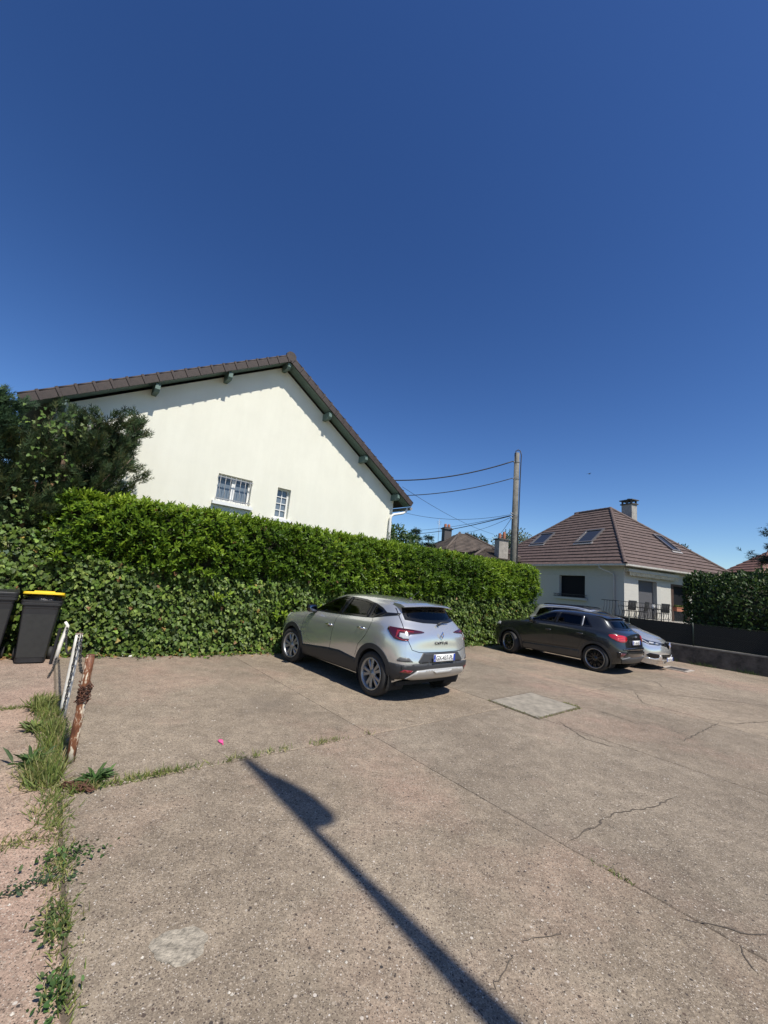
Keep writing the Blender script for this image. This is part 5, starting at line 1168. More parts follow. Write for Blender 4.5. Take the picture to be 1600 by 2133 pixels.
for y0, y1, x0, x1 in ((.45, -.18, 1.20, 1.06), (-.1, -.62, 1.24, .98)):
    (p, n1), (q, n2) = c.hit((x0, y0, 1.12), Vector((0, 0, -1))), c.hit((x1, y1, 1.15), Vector((0, 0, -1))); m = MB(); m.tube([p+n1*.01, (p+q)/2+n1*.03, q+n2*.012], [.014, .011, .007], 6); obj('wiper', m, M_TRIM, car3)
for wx in (1.40, -1.40):
    tests.append(lambda p, n, wx=wx: (p.x-wx)**2+(p.z-.35)**2 < .378**2 and abs(p.y) > .5)
    c.band('wheel_arch_trim', arc(wx, .35, .40, -14, 194), arc(wx, .35, .362, -14, 194), SIDE, SILVER, .006, True, False, skirt=.03)
    for sg in (1, -1): liner(car3, wx, .35, .39, sg*.5, sg*.86)
for sg in (1, -1):
    f = lambda pts: [(p[0], sg*p[1], p[2]) for p in pts]; dd = (-.72, -sg*.69, 0)
    t = holder('headlight', car3)
    c.patch('housing', f([(2.17, .34, .775), (2.10, .44, .79), (1.95, .68, .83), (1.70, .84, .90), (1.66, .85, .875), (1.80, .83, .79), (1.98, .72, .725), (2.12, .46, .715), (2.17, .36, .735)]), dd, mat('headlight_black', (.02, .02, .022), .08, 0, .6, 1.0), .008, .025, parent=t)
    c.patch('lens', f([(2.04, .57, .785), (1.96, .68, .80), (1.93, .71, .765), (2.02, .60, .745)]), dd, PALE, .013, .02, parent=t)
    c.patch('lens', f([(2.12, .45, .765), (2.07, .53, .775), (2.06, .55, .74), (2.11, .47, .735)]), dd, PALE, .013, .02, parent=t)
    c.patch('light_strip', f([(1.68, .845, .888), (1.80, .815, .85), (1.96, .715, .745), (1.94, .735, .735), (1.79, .83, .835)]), dd, PALE, .014, .02, parent=t)
    c.patch('fog_surround', f([(2.10, .46, .47), (1.96, .74, .50), (1.90, .82, .43), (1.98, .74, .35), (2.12, .50, .33)]), dd, GLB, .008, .03)
    c.patch('chrome_blade', f([(2.19, .38, .28), (2.10, .56, .29), (1.98, .74, .315), (1.90, .80, .335), (1.95, .77, .365), (2.06, .62, .345), (2.12, .52, .36), (2.13, .48, .44), (2.17, .42, .44), (2.19, .38, .35)]), dd, mat('bright_silver', (.72, .72, .70), .25, .7, coat=.5), .020, .025, .02)
FR = (-1, 0, 0)
c.patch('grille', [(2.2, .40, .775), (2.2, .16, .77), (2.2, 0, .80), (2.2, -.16, .77), (2.2, -.40, .775), (2.2, -.34, .715), (2.2, -.12, .68), (2.2, 0, .615), (2.2, .12, .68), (2.2, .34, .715)], FR, GLB, .008, .03)
c.patch('grille_strip', [(2.2, .62, .765), (2.2, .12, .742), (2.2, .12, .728), (2.2, .62, .752)], FR, M_CHROME, .013, .02, mirror=True)
c.patch('lower_grille', [(2.2, .40, .46), (2.2, -.40, .46), (2.2, -.42, .34), (2.2, .42, .34)], FR, GLB, .008, .04)
c.patch('lower_lip', [(2.2, .44, .30), (2.2, -.44, .30), (2.2, -.44, .265), (2.2, .44, .265)], FR, MATS['bright_silver'], .012, .04, .02)
em = holder('emblem', car3, (2.262, 0, .735), FRONT); em.scale = (1.5, 1.5, 1.5); m = MB(); n = 4
od = [(0, .062), (.040, 0), (0, -.062), (-.040, 0)]; idm = [(0, .026), (.017, 0), (0, -.026), (-.017, 0)]
vs = [(p[0], p[1], 0) for p in od]+[(p[0], p[1], 0) for p in idm]+[((p[0]+q[0])/2, (p[1]+q[1])/2, .014) for p, q in zip(od, idm)]
m.add(vs, [(i, (i+1) % n, 8+(i+1) % n, 8+i) for i in range(n)]+[(8+i, 8+(i+1) % n, 4+(i+1) % n, 4+i) for i in range(n)]); obj('diamond', m, M_CHROME, em)
license_plate(car3, (2.262, 0, .33), FRONT, 'FH-871-LA')
c.line('bonnet_seam', [(2.16, 0, .84), (2.08, .42, .84), (1.9, .70, .86), (1.6, .80, .95), (1.2, .80, 1.04)], (-.4, -.2, -.9), GLB, mirror=True)
for x0, x1 in ((.95, 1.9),):
    for sg in (1, -1): c.line('bonnet_crease', [(1.25, sg*.40, 1.1), (1.6, sg*.36, 1.05), (1.95, sg*.26, .95)], (0, 0, -1), SILVER, w=.03, off=.006)
c.patch('glass_roof', [(.16, .50, 1.6), (-1.45, .50, 1.6), (-1.5, 0, 1.6), (-1.45, -.50, 1.6), (.16, -.50, 1.6), (.22, 0, 1.6)], (0, 0, -1), GLB, .003, .06, .004)
for sg in (1, -1):
    m = MB(); m.tube([(.05, sg*.60, 1.575), (-.05, sg*.61, 1.605), (-.6, sg*.615, 1.622), (-1.3, sg*.60, 1.60), (-1.42, sg*.59, 1.57)], .018, 8); obj('roof_rail', m, GLB, car3)
door_mirror(c, .80, .83, 1.13, SILVER); handle(c, .10, .95, SILVER); handle(c, -.9, .98, SILVER)
c.line('door_seam', [(-.07, .9, .30), (-.06, .9, .62), (-.06, .9, .96), (-.09, .9, 1.10)], SIDE, GLB, mirror=True)
c.line('door_seam', [(1.0, .9, .40), (1.03, .9, .70), (.98, .9, 1.05)], SIDE, GLB, mirror=True)
c.patch('rear_window', [(-1.9, .60, 1.22), (-1.9, -.60, 1.22), (-1.9, -.54, 1.48), (-1.9, .54, 1.48)], BACK, M_DARKGLASS, .004, .05)
for sg in (1, -1): c.patch('tail_light', [(-2.1, sg*.80, 1.08), (-2.2, sg*.52, 1.05), (-2.2, sg*.55, .90), (-2.1, sg*.82, .88)], (.8, -sg*.6, 0), RED, .008, .04)
c.carve(tests); c.finish()
for wx in (1.40, -1.40):
    for sg in (1, -1): wheel(car3, wx, sg*.80, .345, .25, sg, st1, 0, .2)
interior(c, -.55, .40, 1.05, floor=(-2.0, 1.5), yw=.76)

# ------------------------------------------------------------------ broad dark shrub hedge behind the fence
bush = thing('dark_shrub', 'large dark green broadleaf shrub behind the fence at right edge', 'shrub', W0+wd*3.0+wn*1.5, 0)
B0 = W0+wd*3.0+wn*1.5
def bl_(t, o, z): return np.stack([t*wd.x+o*wn.x, t*wd.y+o*wn.y, z], 1)
n = 15000; a = nrs.uniform(-1, 1, n); th = nrs.uniform(-.35, math.pi, n); rad = nrs.uniform(.80, 1.03, n)
t_ = a*3.7; taper = np.sqrt(np.clip(1-np.abs(a*.99)**3.2, 0, 1)); lump = 1+.10*wav(t_*1.4, th*2)+.05*wav(t_*4, th*5)
o_ = -np.cos(th)*1.25*taper*rad*lump; z_ = 1.55+np.sin(th)*1.78*(.75+.25*taper)*rad*lump
P = bl_(t_, o_, z_); N = norm(bl_(a**5*1.2, -np.cos(th), np.sin(th)+.1)); k = nrs.uniform(0, 1, n)
D = norm(N*.6+UPN*.5+runit(n)*.8)
tag(obj('foliage', leaf_mesh('foliage', LAUREL_T, P, D, norm(N+runit(n)*.5), nrs.uniform(.10, .16, n), .065, rcol(n, [(.018, .040, .011), (.030, .062, .015), (.050, .090, .022), (.10, .15, .04)], (.32, .34, .24, .10))), M_TREELEAF, bush), kind='stuff')
m = MB(); vs = []; nt_, nth = 16, 12
for i in range(nt_+1):
    aa = -1+2*i/nt_; tp = math.sqrt(max(0, 1-abs(aa*.99)**3.2))
    for j in range(nth+1):
        q = -.3+(math.pi+.3)*j/nth; o_ = -math.cos(q)*1.0*tp; zz = 1.45+math.sin(q)*1.30*(.75+.25*tp); p = wd*aa*3.45+wn*o_; vs.append((p.x, p.y, zz))
m.add(vs, [(i*(nth+1)+j, (i+1)*(nth+1)+j, (i+1)*(nth+1)+j+1, i*(nth+1)+j+1) for i in range(nt_) for j in range(nth)]); obj('shade_core', m, M_CORE, bush)  # closed dark shell added inside the shrub, shade put into its colour
m = MB()
for i in range(7): p = wd*(-3+i); m.tube([(p.x, p.y, 0), (p.x+.1, p.y, 1.5)], [.05, .03], 6)
obj('stems', m, M_BARK, bush)

# ------------------------------------------------------------------ far trees and houses
def tree(name, label, base, h, cr, cz, n, cols, seed, cat='tree', leaf=.22, group=None, blobs=14):
    t = thing(name, label, cat, base, 0, group); rg = random.Random(seed)
    m = MB(); m.tube([(0, 0, 0), (rg.uniform(-.1, .1), 0, h*.4), (0, rg.uniform(-.1, .1), h*.8)], [cr[0]*.10+.06, cr[0]*.07+.03, .03], 8); 
    bl = []
    for k in range(blobs):
        a, b = rg.uniform(0, 6.28), rg.uniform(-.9, 1); r = math.sqrt(max(0, 1-b*b))*rg.uniform(.45, .85)
        c_ = (cr[0]*r*math.cos(a), cr[0]*r*math.sin(a), cz+cr[1]*b*.72); bl.append((c_, cr[0]*rg.uniform(.26, .46))); m.tube([(0, 0, max(.3, cz-cr[1]*.6)), c_], [.05, .012], 5)
    obj('trunk', m, M_BARK, t)
    idx = nrs.randint(0, blobs, n); C0 = np.array([b[0] for b in bl])[idx]; Rr = np.array([b[1] for b in bl])[idx]; d = runit(n)
    P = C0+d*(Rr*nrs.uniform(.35, 1.05, n))[:, None]*np.array([1, 1, .85]); 
    tag(obj('crown', leaf_mesh('crown', OVAL_T, P, norm(d+runit(n)*.8), norm(d+UPN*.5+runit(n)*.4), nrs.uniform(.6, 1.2, n)*leaf, leaf*.6, rcol(n, cols)), M_TREELEAF, t), kind='stuff'); return t
def fir(name, label, base, h, r, n, cols, seed, droop=.25, tiers=9, extra=()):
    t = thing(name, label, 'tree', base); rg = random.Random(seed); m = MB(); m.tube([(0, 0, 0), (0, 0, h)], [.16, .02], 8); obj('trunk', m, M_BARK, t)
    lm = MB(); PP, DD = [], []
    for k in range(tiers):
        f = k/(tiers-1); z = h*(.22+.74*f); rr = r*(1.02-f)**.8+.12
        for q in range(7):
            a = rg.uniform(0, 6.28); e = Vector((math.cos(a)*rr, math.sin(a)*rr, z-droop*rr*rg.uniform(.3, 1.2))); s_ = Vector((0, 0, z)); lm.tube([s_, s_.lerp(e, .5)+Vector((0, 0, .12*rr)), e], [.03, .02, .006], 4)
            for j in range(int(14*rr/.5)+6): g = rg.uniform(.15, 1)**.7; p = s_.lerp(e, g)+Vector((0, 0, .24*rr*g*(1-g)*2)); PP.append(p); DD.append((e-s_).normalized())
    for (z, a, rr) in extra:
        s_ = Vector((0, 0, z)); e = Vector((math.cos(a)*rr, math.sin(a)*rr, z+.05*rr)); lm.tube([s_, s_.lerp(e, .5)+Vector((0, 0, -.1*rr)), e], [.05, .03, .006], 5)
        for j in range(60): g = rg.uniform(.2, 1)**.7; PP.append(s_.lerp(e, g)+Vector((rg.gauss(0, .14), rg.gauss(0, .14), -.2*rr*g*(1-g)*2))); DD.append((e-s_).normalized())
    tag(obj('limbs', lm, M_BARK, t), kind='stuff'); PP, DD = np.array(PP), np.array(DD); idx = nrs.randint(0, len(PP), n)
    P = PP[idx]+nrs.normal(0, .10, (n, 3)); D = norm(DD[idx]+runit(n)*.7); L = nrs.uniform(.22, .46, n)
    tag(obj('crown', leaf_mesh('crown', SPRAY_T, P, D, norm(UPN+runit(n)*.5), L, L*1.1, rcol(n, cols)), M_NEEDLE, t), kind='stuff'); return t
DG = [(.018, .045, .024), (.028, .06, .030), (.040, .078, .036)]
MG = [(.035, .075, .02), (.055, .105, .028), (.08, .13, .04)]
OG = [(.10, .14, .08), (.14, .18, .10), (.18, .21, .13)]
fir('cedar_tree', 'dark pointed conifer rising over the hedge beside the gable house', (2.9, 35, 0), 6.75, 1.9, 5000, DG, 1)
fir('cedar_tree', 'second, lower dark conifer left of the brown far roof', (4.1, 35.4, 0), 6.3, 2.1, 5000, DG, 2, .35)
tree('garden_tree', 'leafy tree peeping out at the right corner of the gable house', (.95, 25, 0), 5.2, (1.7, 1.9), 3.6, 3600, MG, 3)
tree('garden_tree', 'dark tree behind the far brown roof and its chimney', (9.6, 44, 0), 7.9, (2.2, 2.3), 5.9, 2600, DG, 4, leaf=.3)
tree('olive_tree', 'grey green tree behind the utility pole', (14.4, 45, 0), 8.6, (3.1, 2.6), 6.1, 4200, OG, 5, leaf=.28)
tree('garden_tree', 'tree top showing above the right slope of the hip roof', (34.5, 47, 0), 9.3, (2.4, 2.5), 6.9, 2600, DG, 6, leaf=.3)
fir('fir_tree', 'dark fir branches reaching in at the right picture edge', (24.4, 22.3, 0), 9.5, 3.6, 16000, [(.012, .03, .022), (.02, .044, .03), (.03, .06, .038)], 8, .10, 12, [(6.35, 3.2, 3.25), (5.15, 3.05, 3.9), (5.5, 3.3, 3.3), (6.0, 3.4, 2.7)])
def far_house(name, label, loc, rz, L, W, ze, hr, tilem, wallm, chim=()):
    t = thing(name, label, 'house', loc, rz); m = MB(); m.box((0, 0, ze/2), (L, W, ze)); obj('wall', m, wallm, t)
    o = .4; a, b, c_, d = (-L/2-o, -W/2-o, ze), (L/2+o, -W/2-o, ze), (L/2+o, W/2+o, ze), (-L/2-o, W/2+o, ze); r1, r2 = (-max(.3, (L-W)/2), 0, ze+hr), (max(.3, (L-W)/2), 0, ze+hr)
    m = MB(); m.add([a, b, c_, d, r1, r2], [(0, 1, 5, 4), (2, 3, 4, 5), (1, 2, 5), (3, 0, 4), (3, 2, 1, 0)]); rf_ = obj('roof', m, tilem, t)
    V_ = lambda p: Vector(p); NCs = 14
    for k in range(NCs):
        for (p, q, rp, rq) in ((a, b, r1, r2), (b, c_, r2, r2), (d, a, r1, r1)):
            f0, f1 = k/NCs, (k+1)/NCs; nn = (V_(q)-V_(p)).cross(V_(rp)-V_(p)).normalized(); nn = nn if nn.z > 0 else -nn
            A, B = V_(p).lerp(V_(rp), f0)+nn*.05, V_(q).lerp(V_(rq), f0)+nn*.05; C_, D_ = V_(q).lerp(V_(rq), f1)+nn*.01, V_(p).lerp(V_(rp), f1)+nn*.01
            m = MB(); m.add([A, B, C_, D_, A-nn*.05, B-nn*.05], [(0, 1, 2, 3), (4, 5, 1, 0)]); obj('tile_course', m, tilem, rf_)
    for (p, q, z0) in ((a, r1, 0), (b, r2, 0)):
        m = MB(); m.tube([V_(p)+Vector((0, 0, .05)), V_(q)+Vector((0, 0, .06))], .10, 8); obj('hip_cap', m, tilem, rf_)
    return t, rf_
M_OLDT = mat('old_tile', (.085, .066, .052), .85, noise=(1.6, .5), bump=(30, .4)); M_BRICK = mat('chimney_brick', (.20, .085, .055), .85, noise=(6, .4)); M_POT = mat('clay_pot', (.34, .13, .075), .8)
fh, rf_ = far_house('far_house', 'distant house with weathered brown pyramid roof beyond the hedge', (7.55, 38, 0), .35, 6.4, 6.0, 4.9, 2.1, M_OLDT, M_SMOOTHW)
t = holder('chimney', rf_); m = MB(); m.box((-1.35, .6, 6.5), (.75, .55, 1.9)); m.box((-1.35, .6, 7.30), (.95, .75, .10)); obj('stack', m, MATS['dark_slab'], t)
for dx in (-.18, .18): m = MB(); m.lathe([(.12, 0), (.14, .3), (.11, .42)], 10, Matrix.Translation((-1.35+dx, .6, 7.35))); obj('chimney_pot', m, M_POT, t)
m = MB(); m.tube([(-2.0, 1.0, 5.8), (-2.0, 1.0, 8.2)], .02, 5)
for k in range(5): m.tube([(-2.25+.02*k, 1.0, 8.0-.08*k), (-1.75-.02*k, 1.0, 8.0-.08*k)], .01, 4)
obj('aerial', m, MATS['grey_metal'], rf_)
fh2, rf2 = far_house('near_far_house', 'house with dark roof and tall rendered chimney left of the pole', (8.6, 32.4, 0), .30, 4.6, 4.0, 4.25, .95, M_OLDT, M_SMOOTHW)
fh2.name = 'chimney_house'
t = holder('chimney', rf2); m = MB(); m.box((-.12, -1.9, 4.6), (.78, .62, 2.3)); obj('stack', m, mat('grey_render', (.30, .275, .24), .9, noise=(4, .3)), t)
m = MB(); m.box((-.12, -1.9, 5.80), (.92, .78, .09)); obj('cap', m, MATS['dark_slab'], t)
for dx in (-.18, .2): m = MB(); m.lathe([(.10, 0), (.12, .30), (.09, .42+.15*(dx > 0))], 10, Matrix.Translation((-.12+dx, -1.9, 5.84))); obj('chimney_pot', m, M_POT, t)
far_house('far_house', 'distant house with red brown roof behind the shrub at right', (34.6, 34.5, 0), -.12, 10.5, 8, 3.9, 3.6, mat('red_brown_tile', (.15, .075, .055), .75, noise=(3, .4), bump=(40, .4)), M_SMOOTHW)

# ------------------------------------------------------------------ utility pole and cables
M_WOODP = mat('grey_pole_wood', (.15, .142, .122), .9, noise=(6, .35), bump=(50, .6)); M_CABLE = mat('cable', (.02, .02, .022), .6)
up_ = thing('utility_pole', 'weathered grey wooden utility pole behind the right hedge end', 'pole', (5.74, 17.5, 0))
m = MB(); m.tube([(0, 0, 0), (-.02, 0, 4), (-.03, 0, 8.05)], [.16, .14, .11], 14); obj('shaft', m, M_WOODP, up_)
m = MB(); m.tube([(-.10, -.09, 7.55), (-.12, -.10, 7.95), (-.10, -.06, 8.12), (.0, -.03, 8.20), (.10, -.05, 8.15), (.14, -.08, 7.95), (.12, -.10, 7.2), (.11, -.11, 5.6), (.10, -.12, 3.9), (.12, -.13, .1)], .022, 7); obj('down_cable', m, M_CABLE, up_)
m = MB()
for z in (7.62, 6.85, 5.2): m.lathe([(.135, -.02), (.14, .02)], 14, Matrix.Translation((-.03, 0, z))); 
for z in (7.62, 6.85): m.tube([(-.10, -.05, z), (-.20, -.08, z)], .018, 6)
for dz in (0, .10, -.12): m.tube([(-.12, -.06, 5.16+dz), (-.24, -.1, 5.18+dz)], .025, 6)
obj('brackets', m, MATS['grey_metal'], up_)
def cable(p, q, sag, r, label, twist=False, name='overhead_cable'):
    p, q = Vector(p), Vector(q); pts = [p.lerp(q, i/24)+Vector((0, 0, -4*sag*(i/24)*(1-i/24))) for i in range(25)]; m = MB(); m.tube(pts, r, 6); o = tag(obj(name, m, M_CABLE), label, 'cable', 'cables on the utility pole'); return o
cable((5.52, 17.42, 7.63), (-.14, 18.0, 6.37), .28, .026, 'thick bundled cable from the pole top to the gable house')
cable((5.52, 17.42, 6.85), (-.07, 18.0, 5.66), .24, .018, 'second cable from the pole below the thickest bundle')
cable((5.48, 17.40, 5.20), (.80, 20, 5.35), .30, .008, 'thin slack cable sagging towards the gable house eave')
cable((5.48, 17.40, 5.14), (2.07, 40, 6.7), .25, .020, 'cable running from the pole low over the conifers')
cable((5.48, 17.40, 5.16), (-.25, 30, 5.6), .3, .009, 'thin cable above the leafy tree at the house corner')
cable((.80, 20, 6.62), (8.33, 30.2, 6.1), .25, .010, 'thin cable slanting down to the chimney left of the pole')
cable((5.50, 17.40, 5.08), (7.0, 37.0, 7.0), .25, .009, 'thin cable from the pole to the brown far roof')
cable((5.52, 17.40, 5.02), (8.4, 30.2, 5.7), .10, .010, 'short steep cable from the pole to the rendered chimney')

# ------------------------------------------------------------------ street lamp just behind the camera; its shadow lies on the slabs
sv = Vector((-sdir.x, -sdir.y, 0)).normalized(); sw = Vector((sv.y, -sv.x, 0)); HL = 10.0
LF = Vector((-1.15, 4.32, 0))-sv*(HL/math.tan(R(SUN_EL)))
lamp = thing('street_lamp', 'tall street lamp with leaf-shaped head casting the long shadow on the slabs', 'street lamp', LF, math.atan2(sw.y, sw.x))
zt_ = lambda z: HL-(6.0-z)*1.68
m = MB(); m.tube([(.02, 0, 0), (.02, 0, zt_(2.6)), (.02, 0, zt_(3.3)), (.015, 0, zt_(4.2)), (.01, 0, zt_(4.75)), (.01, 0, zt_(5.9)), (.02, 0, HL)], [.10, .09, .078, .052, .042, .04, .03], 16); obj('mast', m, mat('lamp_paint', (.10, .11, .11), .5), lamp)
out = [(.0, 6.02), (.05, 6.0), (.08, 5.80), (.11, 5.62), (.19, 5.43), (.25, 5.20), (.262, 4.98), (.255, 4.82), (.195, 4.75), (.08, 4.74), (-.01, 4.82), (-.035, 5.1), (-.04, 5.35), (-.02, 5.6), (.0, 5.85)]
out = [(q_.x, zt_(q_.y)) for q_ in chaikin([Vector(o_) for o_ in out], 2)]; m = MB(); n_ = len(out)
cx_ = [sum(p[0] for p in out)/n_, sum(p[1] for p in out)/n_]
vs = [(p[0], 0, p[1]) for p in out]+[(cx_[0]+(p[0]-cx_[0])*.7, s*.07, cx_[1]+(p[1]-cx_[1])*.8) for s in (-1, 1) for p in out]
m.add(vs, [(i, (i+1) % n_, n_+(i+1) % n_, n_+i) for i in range(n_)]+[((i+1) % n_, i, 2*n_+i, 2*n_+(i+1) % n_) for i in range(n_)]+[tuple(range(n_, 2*n_)), tuple(range(2*n_, 3*n_))[::-1]]); obj('lamp_head', m, MATS['lamp_paint'], lamp)

# ------------------------------------------------------------------ bins
def bin_(label, loc, rz, s, lidm, bodym, open_):
    t = thing('wheelie_bin', label, 'bin', loc, rz); sx, sy, H = s
    def rect(w_, d_, z, r=.05, oy=0):
        pts = []
        for (cx, cy, a0) in ((w_/2-r, d_/2-r, 0), (-w_/2+r, d_/2-r, 90), (-w_/2+r, -d_/2+r, 180), (w_/2-r, -d_/2+r, 270)):
            for k in range(5): a = R(a0+k*22.5); pts.append((cx+r*math.cos(a), cy+r*math.sin(a)+oy, z))
        return pts
    m = MB(); rings = [rect(sx*.70, sy*.62, .02, .05, -.06), rect(sx*.72, sy*.64, .06, .05, -.055), rect(sx*.90, sy*.92, H-.14, .05, 0), rect(sx*.91, sy*.93, H-.13, .05, 0), rect(sx*.92, sy*.94, H-.07, .05)]; n = 20
    vs = [p for r_ in rings for p in r_]; m.add(vs, [(i*n+k, i*n+(k+1) % n, (i+1)*n+(k+1) % n, (i+1)*n+k) for i in range(len(rings)-1) for k in range(n)]+[tuple(range(n))[::-1]]); obj('body', m, bodym, t)
    m = MB(); rr = [rect(sx*.93, sy*.95, H-.085, .05), rect(sx*1.0, sy*1.0, H-.08, .05), rect(sx*1.0, sy*1.0, H-.045, .05), rect(sx*.975, sy*.98, H-.04, .05), rect(sx*1.0, sy*1.0, H-.03, .05), rect(sx*1.0, sy*1.0, H-.002, .05), rect(sx*.90, sy*.92, H, .05), rect(sx*.90, sy*.92, H-.12, .05)]
    m.add([p for r_ in rr for p in r_], [(i*n+k, i*n+(k+1) % n, (i+1)*n+(k+1) % n, (i+1)*n+k) for i in range(len(rr)-1) for k in range(n)]); obj('rim', m, bodym, t)
    m = MB(); yb = -sy/2*.80; zt = H-.22
    m.add([(-sx*.33, yb-.012, .10), (sx*.33, yb-.012, .10), (sx*.39, -sy/2*.945-.006, zt), (-sx*.39, -sy/2*.945-.006, zt)], [(0, 1, 2, 3)])
    m.v = [(x, y+ (.06 if False else 0), z) for x, y, z in m.v]
    m2 = MB(); k = 10
    for i in range(k+1):
        f = i/k; z = .10+(zt-.10)*f; half = sx*(.33+.06*f); yc = -( (sy*.64/2+.055)+( (sy*.92/2)-(sy*.64/2+.055))*((z-.06)/(H-.20)) )-.006
        m2.v += [(-half, yc, z), (half, yc, z)]
    m2.f = [(2*i, 2*i+1, 2*i+3, 2*i+2) for i in range(k)]; m2.sm = [False]*k; obj('front_panel', m2, mat('bin_panel', (.022, .022, .020), .55, noise=(14, .18)), t)
    lid = MB(); L = rect(sx*1.02, sy*1.02, 0, .06); n = 20
    lay = [(1.0, 0), (1.0, .028), (.98, .036), (.80, .040), (.4, .042)]
    vs = [(x*k_, y*k_, z_) for k_, z_ in lay for (x, y, _) in L]; lid.add(vs, [(i*n+k, i*n+(k+1) % n, (i+1)*n+(k+1) % n, (i+1)*n+k) for i in range(len(lay)-1) for k in range(n)]+[tuple(range(4*n, 5*n)), tuple(range(n))[::-1]], False)
    lid.box((0, -sy*.40, .04), (sx*.5, sy*.16, .03)); o = obj('lid', lid, lidm, t)
    o.location = (0, 0, H+.002)
    if open_:
        o.rotation_euler = (R(-open_), 0, 0); hy = sy/2; o.location = (0, hy-math.cos(R(open_))*hy, H+.01+math.sin(R(open_))*hy)
        bg_ = MB(); bm = bmesh.new(); bmesh.ops.create_icosphere(bm, subdivisions=4, radius=1)
        for v in bm.verts:
            p = v.co; k_ = 1+.05*math.sin(p.x*9+p.y*5)+.05*math.sin(p.y*13-p.z*7+p.x*4)+.035*math.sin(p.x*23+p.z*17); v.co = Vector((p.x*sx*.43*k_, p.y*sy*.43*k_-.01, max(-.1, p.z*.155*k_)))
        bg_.bm(bm, Matrix.Translation((0, 0, H-.03)), True); b = obj('bin_bag', bg_, mat('bag_plastic', (.035, .034, .036), .28, 0, .6, bump=(45, .9)))
        b.parent = None; b.matrix_world = Matrix.Translation(loc) @ Matrix.Rotation(rz, 4, 'Z'); tag(b, 'crumpled dark grey rubbish bag bulging under the yellow lid', 'rubbish bag')
    for s_ in (-1, 1): m = MB(); m.lathe([(.0, -.03), (.07, -.03), (.10, -.025), (.10, .025), (.07, .03), (0, .03)], 20, Matrix.Translation((s_*(sx*.37+.03), sy*.25, .10)) @ Matrix.Rotation(R(90), 4, 'Y')); obj('wheel', m, M_RUBBER, t)
    m = MB(); m.tube([(-sx*.42, sy*.53, H-.04), (-sx*.40, sy*.60, H-.03), (sx*.40, sy*.60, H-.03), (sx*.42, sy*.53, H-.04)], .016, 6); obj('handle', m, bodym, t)
    return t
BINB = mat('bin_black', (.018, .018, .019), .42, noise=(12, .2)); YEL = mat('yellow_plastic', (.72, .50, .015), .42, noise=(8, .1))
bp = lot(.07, 9.02); BROT = LA-R(4)
bin_('black wheeled bin with yellow lid propped open by a bag', bp, BROT, (.53, .56, 1.0), YEL, BINB, 9)
bin_('black wheeled bin with closed black lid at left picture edge', lot(-.56, 9.08), LA+R(2), (.58, .70, 1.07), BINB, BINB, 0)

# ------------------------------------------------------------------ bollard posts and chains
def peeling(name, thr_, white, rust):
    m = mat(name, white, .6); t = m.node_tree; b = t.nodes['Principled BSDF']; tc = t.nodes.new('ShaderNodeTexCoord'); n = t.nodes.new('ShaderNodeTexNoise'); n.inputs['Scale'].default_value = 9; n.inputs['Detail'].default_value = 8; n.inputs['Roughness'].default_value = .7
    mp = t.nodes.new('ShaderNodeMapping'); mp.inputs['Scale'].default_value = (2.2, 2.2, .55); t.links.new(tc.outputs['Object'], mp.inputs[0]); t.links.new(mp.outputs[0], n.inputs['Vector'])
    r = t.nodes.new('ShaderNodeValToRGB'); e = r.color_ramp.elements; e[0].position = thr_-.02; e[0].color = (*rust, 1); e[1].position = thr_+.02; e[1].color = (*white, 1); q = e.new(thr_-.12); q.color = (rust[0]*.45, rust[1]*.4, rust[2]*.4, 1)
    t.links.new(n.outputs['Fac'], r.inputs['Fac']); t.links.new(r.outputs[0], b.inputs['Base Color'])
    bp_ = t.nodes.new('ShaderNodeBump'); bp_.inputs['Distance'].default_value = .01; bp_.inputs['Strength'].default_value = .5; t.links.new(n.outputs['Fac'], bp_.inputs['Height']); t.links.new(bp_.outputs[0], b.inputs['Normal']); return m
M_P1 = peeling('rusty_paint', .535, (.66, .58, .44), (.20, .075, .03)); M_P2 = peeling('chipped_white_paint', .36, (.72, .69, .60), (.16, .08, .045)); M_RUST = mat('rust', (.085, .035, .020), .9, noise=(40, .5)); M_CHAIN = mat('dull_chain', (.07, .067, .064), .5, .7, noise=(50, .4))
def post(label, loc, h, r, m_, lean=(0, 0)):
    t = thing('bollard_post', label, 'post', loc); m = MB(); n = 6; pts = [(lean[0]*f*h, lean[1]*f*h, h*f-.03*(f == 0)) for f in [i/n for i in range(n+1)]]; m.tube(pts, r, 18); obj('pipe', m, m_, t)
    m = MB(); m.lathe([(r*1.02, h-.012), (r*.98, h+.004), (r*.7, h+.006), (r*.68, h-.05)], 18, Matrix.Translation((lean[0]*h, lean[1]*h, 0))); obj('top_edge', m, M_RUST, t); return t
P1 = Vector((-2.53, 3.92, 0)); P2 = Vector((-3.385, 4.95, 0)); P3 = Vector((-5.08, 6.99, 0))
post('rusty cream bollard post wrapped with brown chain, nearest the camera', P1, .90, .035, M_P1, (-.01, 0)); post('white painted bollard post with a chain hanging down it', P2, .89, .037, M_P2)
t = thing('bollard_post', 'bent thin white bar post near the yellow-lidded bin', 'post', P3); m = MB(); m.tube([(0, 0, -.02), (.02, .01, .3), (.06, .03, .62), (.03, 0, .68)], [.030, .030, .028, .02], 8); obj('pipe', m, M_P2, t); m = MB(); m.box((-.05, .01, .30), (.035, .03, .55), Matrix.Rotation(R(4), 3, 'Y')); obj('side_plate', m, M_IRON, t)
link = MB(); ring_ = [(.022*math.cos(a)+(0), .011*math.sin(a)) for a in []]
path = [(.010*math.cos(a), 0, .016*(1 if math.sin(a) > 0 else -1)*(1 if abs(math.sin(a)) > .01 else 0)+.010*math.sin(a)) for a in [k*2*math.pi/12+.13 for k in range(13)]]
